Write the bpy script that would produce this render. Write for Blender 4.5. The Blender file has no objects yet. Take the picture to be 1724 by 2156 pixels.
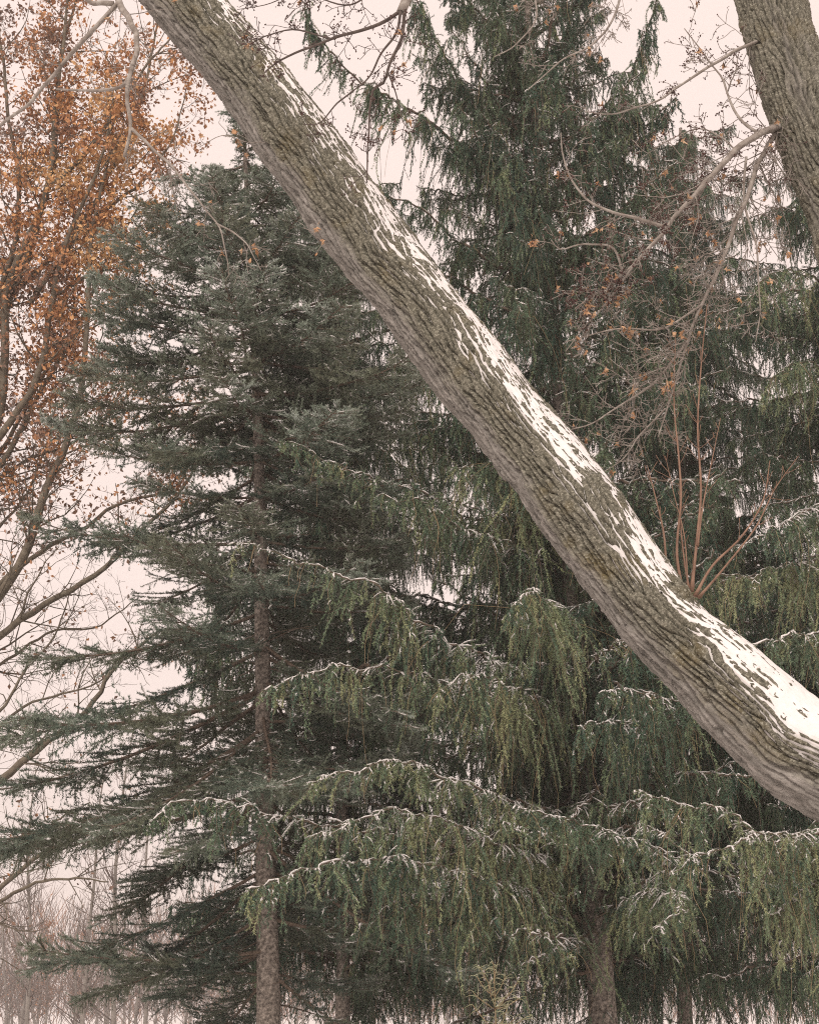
import bpy, math
import numpy as np
from mathutils import Vector

# ------------------------------------------------------------------ camera, sky, sun, exposure
scene = bpy.context.scene
col = scene.collection
FPX, CX, CY = 3318.0, 862.0, 1078.0          # focal length and centre in units of a 1724 x 2156 frame
PITCH = math.atan((2130.0 - CY) / FPX)
EYE = np.array([0.0, 0.0, 1.6])
cam = bpy.data.cameras.new('camera')
cam_ob = bpy.data.objects.new('camera', cam)
col.objects.link(cam_ob)
cam_ob.location = EYE
cam_ob.rotation_euler = (math.pi / 2 + PITCH, 0, 0)
cam.sensor_fit = 'VERTICAL'
cam.sensor_height = 24.0
cam.lens = 24.0 * FPX / 2156.0
cam.clip_end = 3000.0
scene.camera = cam_ob

world = bpy.data.worlds.new('World')
scene.world = world
world.use_nodes = True
wn = world.node_tree
wn.nodes.clear()
w_out = wn.nodes.new('ShaderNodeOutputWorld')
w_bg = wn.nodes.new('ShaderNodeBackground')
w_sky = wn.nodes.new('ShaderNodeTexSky')
w_sky.sky_type = 'NISHITA'
w_sky.sun_disc = False
w_sky.sun_elevation = math.radians(42)
w_sky.sun_rotation = math.radians(200)
w_sky.dust_density = 4.0
w_mix = wn.nodes.new('ShaderNodeMix')
w_mix.data_type = 'RGBA'
w_mix.inputs[0].default_value = 0.94           # an even deck of snow cloud over the blue
w_mix.inputs[7].default_value = (7.9, 6.5, 5.9, 1)
wn.links.new(w_sky.outputs[0], w_mix.inputs[6])
wn.links.new(w_mix.outputs[2], w_bg.inputs[0])
w_bg.inputs[1].default_value = 0.1
wn.links.new(w_bg.outputs[0], w_out.inputs[0])

sun = bpy.data.lights.new('sun', 'SUN')
sun.energy = 1.5
sun.angle = math.radians(25)
sun.color = (1.0, 0.90, 0.82)
sun_ob = bpy.data.objects.new('sun', sun)
col.objects.link(sun_ob)
sun_ob.rotation_euler = (math.radians(48), 0, math.radians(-20))

scene.view_settings.view_transform = 'Standard'
scene.view_settings.look = 'None'
scene.view_settings.exposure = 0.5
scene.view_settings.gamma = 1.0
scene.cycles.use_denoising = False
scene.cycles.filter_width = 1.1
scene.cycles.max_bounces = 6
scene.cycles.diffuse_bounces = 4
scene.cycles.transparent_max_bounces = 8

# ------------------------------------------------------------------ helpers
cp, sp = math.cos(PITCH), math.sin(PITCH)
RIGHT = np.array([1.0, 0, 0]); FWD = np.array([0, cp, sp]); UPV = np.array([0, -sp, cp])
UPZ = np.array([0, 0, 1.0])

def W(px, py, d):
    """world point seen at a place of the frame, d metres away over the ground"""
    r = (px - CX) / FPX * RIGHT + FWD + (CY - py) / FPX * UPV
    return EYE + r * (d / r[1])

def WP(pts):
    return np.array([W(*p) for p in pts])

def nrm(v):
    return v / np.maximum(np.linalg.norm(v, axis=-1, keepdims=True), 1e-9)

def spline(P, n):
    """Catmull-Rom through the rows of P, n even samples"""
    P = np.asarray(P, float)
    Q = np.vstack([2 * P[0] - P[1], P, 2 * P[-1] - P[-2]])
    out = []
    for i in range(1, len(Q) - 2):
        t = np.linspace(0, 1, 24, endpoint=False)[:, None]
        a, b, c, d = Q[i - 1], Q[i], Q[i + 1], Q[i + 2]
        out.append(0.5 * (2 * b + (c - a) * t + (2 * a - 5 * b + 4 * c - d) * t ** 2 + (3 * b - a - 3 * c + d) * t ** 3))
    out = np.vstack(out + [P[-1:]])
    L = np.concatenate([[0], np.cumsum(np.linalg.norm(np.diff(out, axis=0)[:, :3], axis=1))])
    s = np.linspace(0, L[-1], n)
    return np.stack([np.interp(s, L, out[:, k]) for k in range(out.shape[1])], 1)

_grad = np.random.default_rng(5).uniform(0, 2 * math.pi, (256, 256))
def perlin(x, y, per=256, seed=0):
    """gradient noise, periodic in x with period per"""
    xi, yi = np.floor(x).astype(int), np.floor(y).astype(int)
    xf, yf = x - xi, y - yi
    u, v = xf ** 3 * (xf * (xf * 6 - 15) + 10), yf ** 3 * (yf * (yf * 6 - 15) + 10)
    def g(ix, iy, dx, dy):
        a = _grad[((ix % per) + seed * 37) % 256, (iy + seed * 91) % 256]
        return np.cos(a) * dx + np.sin(a) * dy
    a = g(xi, yi, xf, yf); b = g(xi + 1, yi, xf - 1, yf)
    c = g(xi, yi + 1, xf, yf - 1); d = g(xi + 1, yi + 1, xf - 1, yf - 1)
    return (a * (1 - u) + b * u) * (1 - v) + (c * (1 - u) + d * u) * v

def sstep(a, b, x):
    t = np.clip((x - a) / (b - a), 0, 1)
    return t * t * (3 - 2 * t)

class Geo:
    """collects triangles and quads with one float per vertex, builds one mesh"""
    def __init__(s):
        s.v, s.t, s.f3, s.f4, s.n = [], [], [], [], 0
    def add(s, v, f3=None, f4=None, tint=0.5):
        v = np.asarray(v, float).reshape(-1, 3)
        s.v.append(v)
        s.t.append(np.broadcast_to(np.asarray(tint, float), (len(v),)))
        if f3 is not None: s.f3.append(np.asarray(f3).reshape(-1, 3) + s.n)
        if f4 is not None: s.f4.append(np.asarray(f4).reshape(-1, 4) + s.n)
        s.n += len(v)
    def mesh(s, name, mat, smooth=False, attrs=None):
        me = bpy.data.meshes.new(name)
        if s.n:
            v = np.vstack(s.v).astype(np.float32)
            f3 = np.vstack(s.f3) if s.f3 else np.zeros((0, 3), int)
            f4 = np.vstack(s.f4) if s.f4 else np.zeros((0, 4), int)
            nl = f3.size + f4.size
            me.vertices.add(len(v)); me.vertices.foreach_set('co', v.ravel())
            me.loops.add(nl); me.loops.foreach_set('vertex_index', np.concatenate([f3.ravel(), f4.ravel()]).astype(np.int32))
            st = np.concatenate([np.arange(len(f3)) * 3, f3.size + np.arange(len(f4)) * 4]).astype(np.int32)
            me.polygons.add(len(st)); me.polygons.foreach_set('loop_start', st)
            at = me.attributes.new('tint', 'FLOAT', 'POINT')
            at.data.foreach_set('value', np.concatenate(s.t).astype(np.float32))
            for k, arr in (attrs or {}).items():
                if arr.ndim == 2:
                    at = me.attributes.new(k, 'FLOAT_VECTOR', 'POINT'); at.data.foreach_set('vector', arr.astype(np.float32).ravel())
                else:
                    at = me.attributes.new(k, 'FLOAT', 'POINT'); at.data.foreach_set('value', arr.astype(np.float32))
            me.update(calc_edges=True)
            if smooth:
                me.polygons.foreach_set('use_smooth', np.ones(len(st), bool))
        me.materials.append(mat)
        return me

def obj(name, me, parent=None, loc=(0, 0, 0), rz=0.0, scale=(1, 1, 1)):
    o = bpy.data.objects.new(name, me)
    col.objects.link(o)
    o.location = loc; o.rotation_euler = (0, 0, rz); o.scale = scale
    if parent: o.parent = parent
    return o

def tag(o, label, cat, group=None, kind=None):
    o['label'] = label; o['category'] = cat
    if group: o['group'] = group
    if kind: o['kind'] = kind
    return o

def thing(name, label, cat, group=None):
    return tag(obj(name, None), label, cat, group)

def tubes(geo, P, R, k=4, tint=0.5, cap=True):
    """P (B,n,3) paths of equal point count, R (B,n) radii"""
    P = np.asarray(P, float); R = np.asarray(R, float)
    B, n, _ = P.shape
    if B == 0: return
    T = np.empty_like(P)
    T[:, 1:-1] = P[:, 2:] - P[:, :-2]; T[:, 0] = P[:, 1] - P[:, 0]; T[:, -1] = P[:, -1] - P[:, -2]
    T = nrm(T)
    mean = nrm(T.mean(1))
    ref = np.where(np.abs(mean[:, 2:3]) > 0.75, np.array([[0.3, 1.0, 0.0]]), np.array([[0.0, 0.1, 1.0]]))[:, None, :]
    U = nrm(np.cross(T, ref)); V = np.cross(T, U)
    a = np.arange(k) * 2 * math.pi / k
    ring = P[:, :, None, :] + R[:, :, None, None] * (np.cos(a)[None, None, :, None] * U[:, :, None, :] + np.sin(a)[None, None, :, None] * V[:, :, None, :])
    idx = np.arange(B * n * k).reshape(B, n, k)
    q = np.stack([idx[:, :-1, :], np.roll(idx[:, :-1, :], -1, 2), np.roll(idx[:, 1:, :], -1, 2), idx[:, 1:, :]], -1)
    f3 = None
    if cap and k >= 3:
        tris = []
        for j in range(1, k - 1):
            tris.append(np.stack([idx[:, -1, 0], idx[:, -1, j], idx[:, -1, j + 1]], -1))
            tris.append(np.stack([idx[:, 0, 0], idx[:, 0, j + 1], idx[:, 0, j]], -1))
        f3 = np.vstack(tris)
    tt = np.broadcast_to(np.asarray(tint, float).reshape(-1, 1), (B, n * k)).ravel() if np.ndim(tint) else tint
    geo.add(ring, f3, q.reshape(-1, 4), tt)

def grow(rng, roots, dirs, lens, n, grav=0.5, noise=0.15, lift=0.0):
    """B paths of n points that start along dirs and bend towards the ground (or up with lift)"""
    B = len(roots)
    P = np.empty((B, n, 3)); P[:, 0] = roots
    d = nrm(np.asarray(dirs, float))
    step = (np.asarray(lens, float) / (n - 1))[:, None]
    for i in range(1, n):
        g = np.zeros(3); g[2] = -grav + lift * (i / (n - 1)) * 2
        d = nrm(d + g + rng.normal(0, noise, (B, 3)))
        P[:, i] = P[:, i - 1] + d * step
    return P

def needles(rng, geo, P, tint, dens=260, L=0.026, w=0.008, fwd=0.75, up=0.0, i0=0):
    """needles all round the paths P (B,n,3); tint (B,)"""
    A = P[:, i0:-1].reshape(-1, 3); E = P[:, i0 + 1:].reshape(-1, 3)
    if len(A) == 0: return
    tn = np.repeat(np.asarray(tint, float), P.shape[1] - 1 - i0)
    seg = E - A; ln = np.linalg.norm(seg, axis=1)
    cnt = np.floor(ln * dens + rng.random(len(ln))).astype(int)
    i = np.repeat(np.arange(len(ln)), cnt)
    N = len(i)
    t = rng.random(N)[:, None]
    pos = A[i] + seg[i] * t
    T = nrm(seg)[i]
    r = nrm(np.cross(T, rng.normal(0, 1, (N, 3))))
    if up: r = nrm(r + np.array([0, 0, up]))
    d = nrm(T * fwd + r)
    side = nrm(np.cross(d, rng.normal(0, 1, (N, 3))))
    l = L * rng.uniform(0.7, 1.25, N)[:, None]
    V = np.stack([pos - side * w * 0.5, pos + side * w * 0.5, pos + d * l], 1)
    geo.add(V, np.arange(N * 3), None, np.repeat(np.clip(tn[i] + rng.normal(0, 0.08, N), 0, 1), 3))

# ------------------------------------------------------------------ materials
def new_mat(name, rough=0.85, spec=0.2):
    m = bpy.data.materials.new(name)
    m.use_nodes = True
    b = m.node_tree.nodes['Principled BSDF']
    b.inputs['Roughness'].default_value = rough
    b.inputs['Specular IOR Level'].default_value = spec
    return m, m.node_tree, b

def ramp(nt, fac, stops):
    r = nt.nodes.new('ShaderNodeValToRGB')
    e = r.color_ramp.elements
    while len(e) < len(stops): e.new(0.5)
    for k, (p, c) in enumerate(stops):
        e[k].position = p; e[k].color = (*c, 1)
    nt.links.new(fac, r.inputs[0])
    return r.outputs[0]

def noise_tex(nt, scale, detail=3, vec=None, rough=0.55):
    n = nt.nodes.new('ShaderNodeTexNoise')
    n.inputs['Scale'].default_value = scale; n.inputs['Detail'].default_value = detail; n.inputs['Roughness'].default_value = rough
    if vec is None:
        g = nt.nodes.new('ShaderNodeNewGeometry'); vec = g.outputs['Position']
    nt.links.new(vec, n.inputs['Vector'])
    return n.outputs[0]

def mixc(nt, fac, a, b):
    m = nt.nodes.new('ShaderNodeMix'); m.data_type = 'RGBA'
    if isinstance(fac, float): m.inputs[0].default_value = fac
    else: nt.links.new(fac, m.inputs[0])
    for s, c in ((6, a), (7, b)):
        if isinstance(c, tuple): m.inputs[s].default_value = (*c, 1)
        else: nt.links.new(c, m.inputs[s])
    return m.outputs[2]

def attr(nt, name):
    a = nt.nodes.new('ShaderNodeAttribute'); a.attribute_name = name
    return a

def mathn(nt, op, a, b):
    m = nt.nodes.new('ShaderNodeMath'); m.operation = op
    for s, c in ((0, a), (1, b)):
        if isinstance(c, (int, float)): m.inputs[s].default_value = c
        else: nt.links.new(c, m.inputs[s])
    return m.outputs[0]

def foliage_mat(name, stops, patch, amount, trans=0.0):
    m, nt, b = new_mat(name, 0.6, 0.25)
    c = ramp(nt, attr(nt, 'tint').outputs['Fac'], stops)
    f = ramp(nt, noise_tex(nt, 0.9, 2), [(0.42, (0, 0, 0)), (0.62, (amount,) * 3)])
    nt.links.new(mixc(nt, f, c, patch), b.inputs['Base Color'])
    return m

def plain_mat(name, stops, scale=8, rough=0.85, bump=0.0, bscale=60):
    m, nt, b = new_mat(name, rough)
    nt.links.new(ramp(nt, noise_tex(nt, scale, 4), stops), b.inputs['Base Color'])
    if bump:
        bp = nt.nodes.new('ShaderNodeBump'); bp.inputs['Strength'].default_value = bump; bp.inputs['Distance'].default_value = 0.01
        nt.links.new(noise_tex(nt, bscale, 4), bp.inputs['Height']); nt.links.new(bp.outputs[0], b.inputs['Normal'])
    return m

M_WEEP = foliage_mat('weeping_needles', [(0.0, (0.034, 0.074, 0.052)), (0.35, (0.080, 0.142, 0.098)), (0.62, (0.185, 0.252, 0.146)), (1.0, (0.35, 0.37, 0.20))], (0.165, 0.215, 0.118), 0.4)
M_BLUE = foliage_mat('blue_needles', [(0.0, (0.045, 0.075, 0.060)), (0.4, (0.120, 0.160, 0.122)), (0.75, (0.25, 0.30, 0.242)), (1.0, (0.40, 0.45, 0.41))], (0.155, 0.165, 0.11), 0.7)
M_SNOW, nt, b = new_mat('snow', 0.75, 0.15)
nt.links.new(ramp(nt, noise_tex(nt, 25, 3), [(0.3, (0.70, 0.68, 0.67)), (0.7, (0.80, 0.78, 0.77))]), b.inputs['Base Color'])
M_SWOOD = plain_mat('spruce_wood', [(0.3, (0.085, 0.065, 0.05)), (0.7, (0.17, 0.13, 0.10))], 30)
M_THREAD = plain_mat('bare_thread', [(0.3, (0.20, 0.15, 0.09)), (0.7, (0.33, 0.25, 0.15))], 10)
M_SBARK = plain_mat('spruce_bark', [(0.32, (0.07, 0.06, 0.052)), (0.5, (0.19, 0.165, 0.142)), (0.66, (0.36, 0.315, 0.275))], 24, 0.9, 0.7, 55)
M_OAKW = plain_mat('oak_bark', [(0.3, (0.10, 0.085, 0.065)), (0.55, (0.17, 0.145, 0.11)), (0.75, (0.23, 0.21, 0.165))], 9, 0.9, 0.6, 30)
M_TWIG = plain_mat('maple_twig', [(0.3, (0.17, 0.145, 0.125)), (0.55, (0.30, 0.27, 0.24)), (0.75, (0.42, 0.40, 0.365))], 18, 0.85, 0.5, 80)
M_DTWIG = plain_mat('dark_twig', [(0.3, (0.07, 0.055, 0.05)), (0.7, (0.14, 0.115, 0.10))], 18, 0.85)
M_SHOOT = plain_mat('red_shoot', [(0.3, (0.17, 0.10, 0.07)), (0.7, (0.30, 0.19, 0.135))], 14, 0.6)
M_BUD = plain_mat('bud', [(0.3, (0.05, 0.03, 0.028)), (0.7, (0.12, 0.06, 0.05))], 30, 0.6)
M_OAKL, nt, b = new_mat('oak_leaves', 0.7, 0.2)
nt.links.new(ramp(nt, attr(nt, 'tint').outputs['Fac'], [(0.0, (0.20, 0.145, 0.125)), (0.3, (0.29, 0.175, 0.12)), (0.5, (0.44, 0.215, 0.105)), (0.78, (0.56, 0.30, 0.13)), (1.0, (0.62, 0.40, 0.20))]), b.inputs['Base Color'])
M_MLEAF = plain_mat('maple_leaf', [(0.3, (0.30, 0.16, 0.085)), (0.5, (0.46, 0.275, 0.155)), (0.7, (0.58, 0.43, 0.29))], 14, 0.7)
M_FARW = plain_mat('far_bark', [(0.3, (0.15, 0.135, 0.12)), (0.7, (0.27, 0.25, 0.225))], 1.5)
M_FART, nt, b = new_mat('far_twigs', 0.9, 0.1)
nt.links.new(ramp(nt, attr(nt, 'tint').outputs['Fac'], [(0.0, (0.13, 0.11, 0.10)), (0.5, (0.24, 0.20, 0.18)), (0.8, (0.30, 0.17, 0.11)), (1.0, (0.40, 0.21, 0.12))]), b.inputs['Base Color'])
M_PALE = plain_mat('pale_needles', [(0.3, (0.30, 0.31, 0.18)), (0.7, (0.45, 0.45, 0.30))], 12, 0.7)
M_STUMP = plain_mat('grey_wood', [(0.3, (0.22, 0.17, 0.15)), (0.7, (0.40, 0.34, 0.30))], 12, 0.9, 0.6, 40)

def bark_mat(name, moss):
    """grey ridged bark with olive moss, pale lichen crusts; vector attribute st = metres along, metres round, angle from the top"""
    m, nt, b = new_mat(name, 0.92, 0.12)
    st = attr(nt, 'st').outputs['Vector']
    mp = nt.nodes.new('ShaderNodeMapping'); mp.inputs['Scale'].default_value = (0.22, 1, 0)
    nt.links.new(st, mp.inputs[0])
    mf = nt.nodes.new('ShaderNodeMapping'); mf.inputs['Scale'].default_value = (1, 1, 0)
    nt.links.new(st, mf.inputs[0])
    base = ramp(nt, noise_tex(nt, 26, 5, mp.outputs[0], 0.65), [(0.28, (0.15, 0.145, 0.128)), (0.5, (0.29, 0.275, 0.25)), (0.72, (0.46, 0.435, 0.40))])
    mossc = ramp(nt, noise_tex(nt, 42, 4, mf.outputs[0], 0.7), [(0.32, (0.068, 0.066, 0.050)), (0.5, (0.175, 0.168, 0.128)), (0.66, (0.34, 0.325, 0.265))])
    gold = ramp(nt, noise_tex(nt, 3.2, 3, mf.outputs[0], 0.6), [(0.54, (0, 0, 0)), (0.72, (0.5, 0.5, 0.5))])
    mossc = mixc(nt, gold, mossc, (0.21, 0.155, 0.045))
    ms = attr(nt, 'moss').outputs['Fac']
    nz = mathn(nt, 'MULTIPLY', mathn(nt, 'SUBTRACT', noise_tex(nt, 9, 5, mp.outputs[0], 0.7), 0.5), 1.6)
    fac = nt.nodes.new('ShaderNodeMapRange'); fac.inputs[1].default_value = 0.3; fac.inputs[2].default_value = 0.7
    nt.links.new(mathn(nt, 'ADD', ms, nz), fac.inputs[0])
    c = mixc(nt, mathn(nt, 'MULTIPLY', fac.outputs[0], moss), base, mossc)
    lich = ramp(nt, noise_tex(nt, 75, 2, mf.outputs[0], 0.5), [(0.56, (0, 0, 0)), (0.64, (0.85, 0.85, 0.85))])
    c = mixc(nt, mathn(nt, 'MULTIPLY', lich, fac.outputs[0]), c, (0.42, 0.41, 0.33))
    nt.links.new(c, b.inputs['Base Color'])
    bp = nt.nodes.new('ShaderNodeBump'); bp.inputs['Strength'].default_value = 1.0; bp.inputs['Distance'].default_value = 0.016
    nt.links.new(noise_tex(nt, 110, 4, mf.outputs[0], 0.7), bp.inputs['Height']); nt.links.new(bp.outputs[0], b.inputs['Normal'])
    return m
M_BARK = bark_mat('leaning_bark', 0.95)
M_BARK2 = bark_mat('upright_bark', 0.9)

# ------------------------------------------------------------------ ground and far woods
def build_ground():
    g = Geo()
    r = np.concatenate([[0.01], np.geomspace(2, 1500, 60)]); a = np.linspace(0, 2 * math.pi, 97)[:-1]
    X = r[:, None] * np.cos(a); Y = r[:, None] * np.sin(a)
    Z = 0.12 * perlin(X * 0.15, Y * 0.15) * np.exp(-r[:, None] / 150) + 0.03 * perlin(X * 0.9 + 7, Y * 0.9, seed=2) * np.exp(-r[:, None] / 40) - 0.03
    idx = np.arange(r.size * a.size).reshape(r.size, a.size)
    q = np.stack([idx[:-1], idx[1:], np.roll(idx[1:], -1, 1), np.roll(idx[:-1], -1, 1)], -1)
    g.add(np.stack([X, Y, Z], -1), None, q.reshape(-1, 4))
    o = obj('snowy_ground', g.mesh('snowy_ground', M_SNOW, True)); o['kind'] = 'structure'
    o['label'] = 'snow covered ground under the trees'
build_ground()

def bare_tree_geo(rng, H, spread, nb, r0, red):
    """trunk and ascending twigs of a far bare tree, base at the origin"""
    gt, gc = Geo(), Geo()
    P = grow(rng, np.zeros((1, 3)), np.array([[rng.normal(0, .05), rng.normal(0, .05), 1]]), np.array([H]), 12, -0.1, 0.05)
    rr = r0 * np.linspace(1, 0.12, 12)[None] ** 0.9
    tubes(gt, P, rr, 6)
    t = rng.uniform(0.12, 0.97, nb)
    roots = np.stack([np.interp(t * 11, np.arange(12), P[0, :, k]) for k in range(3)], 1)
    az = rng.uniform(0, 2 * math.pi, nb)
    el = rng.uniform(0.35, 1.1, nb)
    d = np.stack([np.cos(az) * np.cos(el), np.sin(az) * np.cos(el), np.sin(el)], 1)
    L = spread * (1.15 - t) * rng.uniform(0.5, 1.1, nb)
    B = grow(rng, roots, d, L, 7, -0.08, 0.13)
    tubes(gc, B, (r0 * 0.22 * (1.2 - t))[:, None] * np.linspace(1, 0.25, 7)[None], 3, 0.3 * rng.random(nb))
    k = 6
    i = np.repeat(np.arange(nb), k); j = rng.integers(1, 6, nb * k)
    C = grow(rng, B[i, j], nrm(B[i, j + 1] - B[i, j]) + rng.normal(0, 0.5, (nb * k, 3)), L[i] * rng.uniform(0.2, 0.5, nb * k), 5, -0.05, 0.18)
    tubes(gc, C, (r0 * 0.085) * np.linspace(1, 0.4, 5)[None] * np.ones((nb * k, 1)), 3, 0.55 * rng.random(nb * k), cap=False)
    if red:
        n = red
        ii = rng.integers(0, len(C), n); jj = rng.integers(0, 5, n)
        c = C[ii, jj] + rng.normal(0, 0.06, (n, 3))
        s = 0.085
        a1, a2 = nrm(rng.normal(0, 1, (n, 3))), nrm(rng.normal(0, 1, (n, 3)))
        gc.add(np.stack([c - a1 * s, c + a2 * s * 0.7, c + a1 * s, c - a2 * s * 0.7], 1), None, np.arange(n * 4), np.repeat(rng.uniform(0.7, 1.0, n), 4))
    return gt.mesh('far_trunk', M_FARW, True), gc.mesh('far_crown', M_FART)

def build_far_woods():
    rng = np.random.default_rng(11)
    kinds = [bare_tree_geo(rng, rng.uniform(11, 14), 4.5, 42, 0.16, 0) for _ in range(4)] + \
            [bare_tree_geo(rng, rng.uniform(9, 12), 4.0, 42, 0.15, 900) for _ in range(2)]
    for i in range(64):
        k = i % 6 if rng.random() < 0.8 else rng.integers(0, 6)
        d = rng.uniform(75, 150)
        px = rng.uniform(-120, 480) if i < 40 else rng.uniform(480, 1850)
        p = W(px, 2130, d)
        t = thing('far_tree', ('slender bare grey tree in the far woods along the bottom edge' if k < 4 else
                  'far woodland tree still holding russet leaves along the bottom edge'), 'tree', 'far trees in the hazy woods')
        s = rng.uniform(0.6, 0.9) * (0.55 + 0.45 * d / 150)
        t.location = (p[0], p[1], -0.1); t.rotation_euler = (0, 0, rng.uniform(0, 6.28)); t.scale = (s, s, s)
        obj('trunk', kinds[k][0], t); obj('crown', kinds[k][1], t)
    # a deep belt of brush behind them that reads as one mass
    g = Geo(); n = 14000
    a = rng.uniform(-0.42, 0.42, n); d = rng.uniform(150, 190, n)
    base = np.stack([np.sin(a) * d, np.cos(a) * d, np.zeros(n)], 1)
    hh = 13 + 4 * perlin(base[:, 0] * 0.08, base[:, 1] * 0.02)
    base[:, 2] = rng.uniform(0, 0.8, n) * hh
    P = grow(rng, base, np.stack([rng.normal(0, .5, n), rng.normal(0, .5, n), np.ones(n)], 1), rng.uniform(2.0, 4.0, n), 2, -0.1, 0.15)
    tubes(g, P, rng.uniform(0.02, 0.05, n)[:, None] * np.linspace(1, .4, 2)[None], 3, np.where(rng.random(n) < 0.25, rng.uniform(0.7, 1, n), rng.uniform(0, 0.6, n)), cap=False)
    o = obj('distant_brush', g.mesh('distant_brush', M_FART)); o['kind'] = 'stuff'
    tag(o, 'hazy mass of bare twiggy brush far behind the trees', 'woods', kind='stuff')
    # slender nearer trees seen between the lower boughs at the left
    rows = [(246, 48, 'thin pale bare tree rising behind the spruce boughs at left'), (178, 55, 'thin bare tree left of the pale one, behind the drooping boughs'),
            (305, 60, 'thin bare tree nearest the blue spruce trunk, seen through its boughs'), (60, 58, 'leftmost thin bare tree standing behind the curved limbs')]
    for px, d, lab in rows:
        p = W(px, 2130, d)
        a, b = bare_tree_geo(rng, 10.5, 3.2, 50, 0.10, 0)
        t = thing('slender_tree', lab, 'tree', 'slender bare trees behind the blue spruce')
        t.location = (p[0], p[1], -0.1)
        obj('trunk', a, t); obj('crown', b, t)
build_far_woods()

# ------------------------------------------------------------------ spruce boughs
def resample(P, n): return spline(P, n)

def weep_bough(rng, P, hang=0.7, side=0.30, dens=24, snow=0.0, yellow=0.45, r0=0.022, bare=0.10, t0=0.12, nd=230, sec_every=0.030):
    """axis P with side twigs and curtains of hanging branchlets: returns wood, foliage, snow meshes"""
    P = np.asarray(P, float)
    L = np.linalg.norm(np.diff(P, axis=0), axis=1).sum()
    n = max(16, int(L / 0.05))
    A = resample(P, n)
    kk = np.stack([perlin(np.arange(n) * 0.16 + rng.uniform(0, 99), np.zeros(n) + q_ + .3) + 0.5 * perlin(np.arange(n) * 0.47 + rng.uniform(0, 99), np.zeros(n) + q_ + .6) for q_ in range(3)], 1)
    A = A + kk * 0.085 * np.minimum(1, np.linspace(0, 5, n))[:, None]
    wood, fol, snw = Geo(), Geo(), Geo()
    T = nrm(np.gradient(A, axis=0))
    tubes(wood, A[None], (r0 * np.linspace(1, 0.2, n))[None], 6)
    H = nrm(np.cross(T, UPZ))
    # side twigs
    m = int(L * (1 - t0) / sec_every)
    t = np.sort(rng.uniform(t0, 1.0, m)); fi = t * (n - 1); i0 = np.minimum(fi.astype(int), n - 2); fr = (fi - i0)[:, None]
    root = A[i0] * (1 - fr) + A[i0 + 1] * fr
    sg = np.where(rng.random(m) < 0.5, -1, 1)[:, None]
    prof = np.sin(np.clip((t - t0) / (1 - t0) * 1.0 + 0.15, 0, 1) * math.pi) * 0.7 + 0.3
    d = H[i0] * sg * rng.uniform(0.5, 1.1, (m, 1)) + T[i0] * rng.uniform(0.3, 0.9, (m, 1)) + UPZ * rng.uniform(-0.55, 0.35, (m, 1))
    sl = side * prof * rng.uniform(0.35, 1.15, m)
    S = grow(rng, root, d, sl, 6, 0.16, 0.12)
    tubes(wood, S[:, ::2], (0.0055 * np.linspace(1, 0.5, 3))[None] * np.ones((m, 1)), 3, cap=False)
    clump = lambda X: np.clip(0.5 + 0.9 * perlin(X[:, 0] * 2.2 + 11, X[:, 2] * 1.1 + X[:, 1] * 1.7), 0, 1)
    st = np.clip(yellow * 0.8 + 0.25 * (clump(root) - 0.5) + rng.normal(0, 0.12, m), 0, 1)
    needles(rng, fol, S, st, nd * 0.8, 0.028, 0.0085)
    tip = A[int(n * 0.45):]
    needles(rng, fol, tip[None], np.array([yellow]), nd * 1.3, 0.028, 0.008)
    # hanging strands from axis and side twigs
    ns = int(L * dens)
    onaxis = rng.random(ns) < 0.3
    nc = max(3, int(L * 7)); cc = t0 * 0.6 + (1 - t0 * 0.6) * rng.random(nc); ch = rng.uniform(0.45, 1.35, nc); ct = rng.normal(0, 0.2, nc)
    ci = rng.integers(0, nc, ns); loose = rng.random(ns) < 0.22
    tt = np.clip(np.where(loose, t0 * 0.6 + (1 - t0 * 0.6) * rng.random(ns), cc[ci] + rng.normal(0, 0.035 / L, ns)), t0 * 0.5, 1)
    ia = np.clip(tt * (n - 1), 0, n - 1).astype(int)
    ib = np.clip(np.searchsorted(t, tt) + rng.integers(-2, 3, ns), 0, m - 1); jb = rng.integers(1, 6, ns)
    sr = np.where(onaxis[:, None], A[ia], S[ib, jb])
    tpos = np.where(onaxis, ia / (n - 1), t[ib])
    big = np.where(loose, rng.uniform(0.3, 0.8, ns), ch[ci])
    hl = hang * big * np.clip(rng.lognormal(-0.12, 0.34, ns), 0.25, 1.8) * (0.35 + 0.65 * np.sin(np.clip(tpos * 0.9 + 0.12, 0, 1) * math.pi))
    hd = rng.normal(0, 0.36, (ns, 3)) + T[ia] * 0.3; hd[:, 2] = -0.3
    N = 9
    Q = grow(rng, sr, hd, hl, N, rng.uniform(0.34, 0.6), rng.uniform(0.18, 0.32))
    isb = rng.random(ns) < bare
    th = Geo()
    tubes(wood, Q[~isb][:, ::4], 0.0032 * np.ones(((~isb).sum(), 3)), 3, cap=False)
    qb = Q[isb].copy()
    if len(qb):
        mid = qb[:, :1]
        qb = mid + (qb - mid) * rng.uniform(1.0, 1.5, (len(qb), 1, 1))
        tubes(th, qb[:, ::2], (0.0036 * np.linspace(1, 0.6, 5))[None] * np.ones((len(qb), 1)), 3, cap=False)
    Q = Q[~isb]; hq = hl[~isb]; cq = ct[ci][~isb]
    qt = np.clip(yellow + 0.35 * (clump(Q[:, 0]) - 0.5) + cq + rng.normal(0, 0.17, len(Q)), 0, 1)
    needles(rng, fol, Q, qt, nd * 0.82, 0.034, 0.0115, fwd=0.95)
    # twiglets on the strands
    k = 3
    i = np.repeat(np.arange(len(Q)), k); j = rng.integers(1, N - 2, len(i))
    dd = rng.normal(0, 0.8, (len(i), 3)); dd[:, 2] = -0.5
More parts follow.
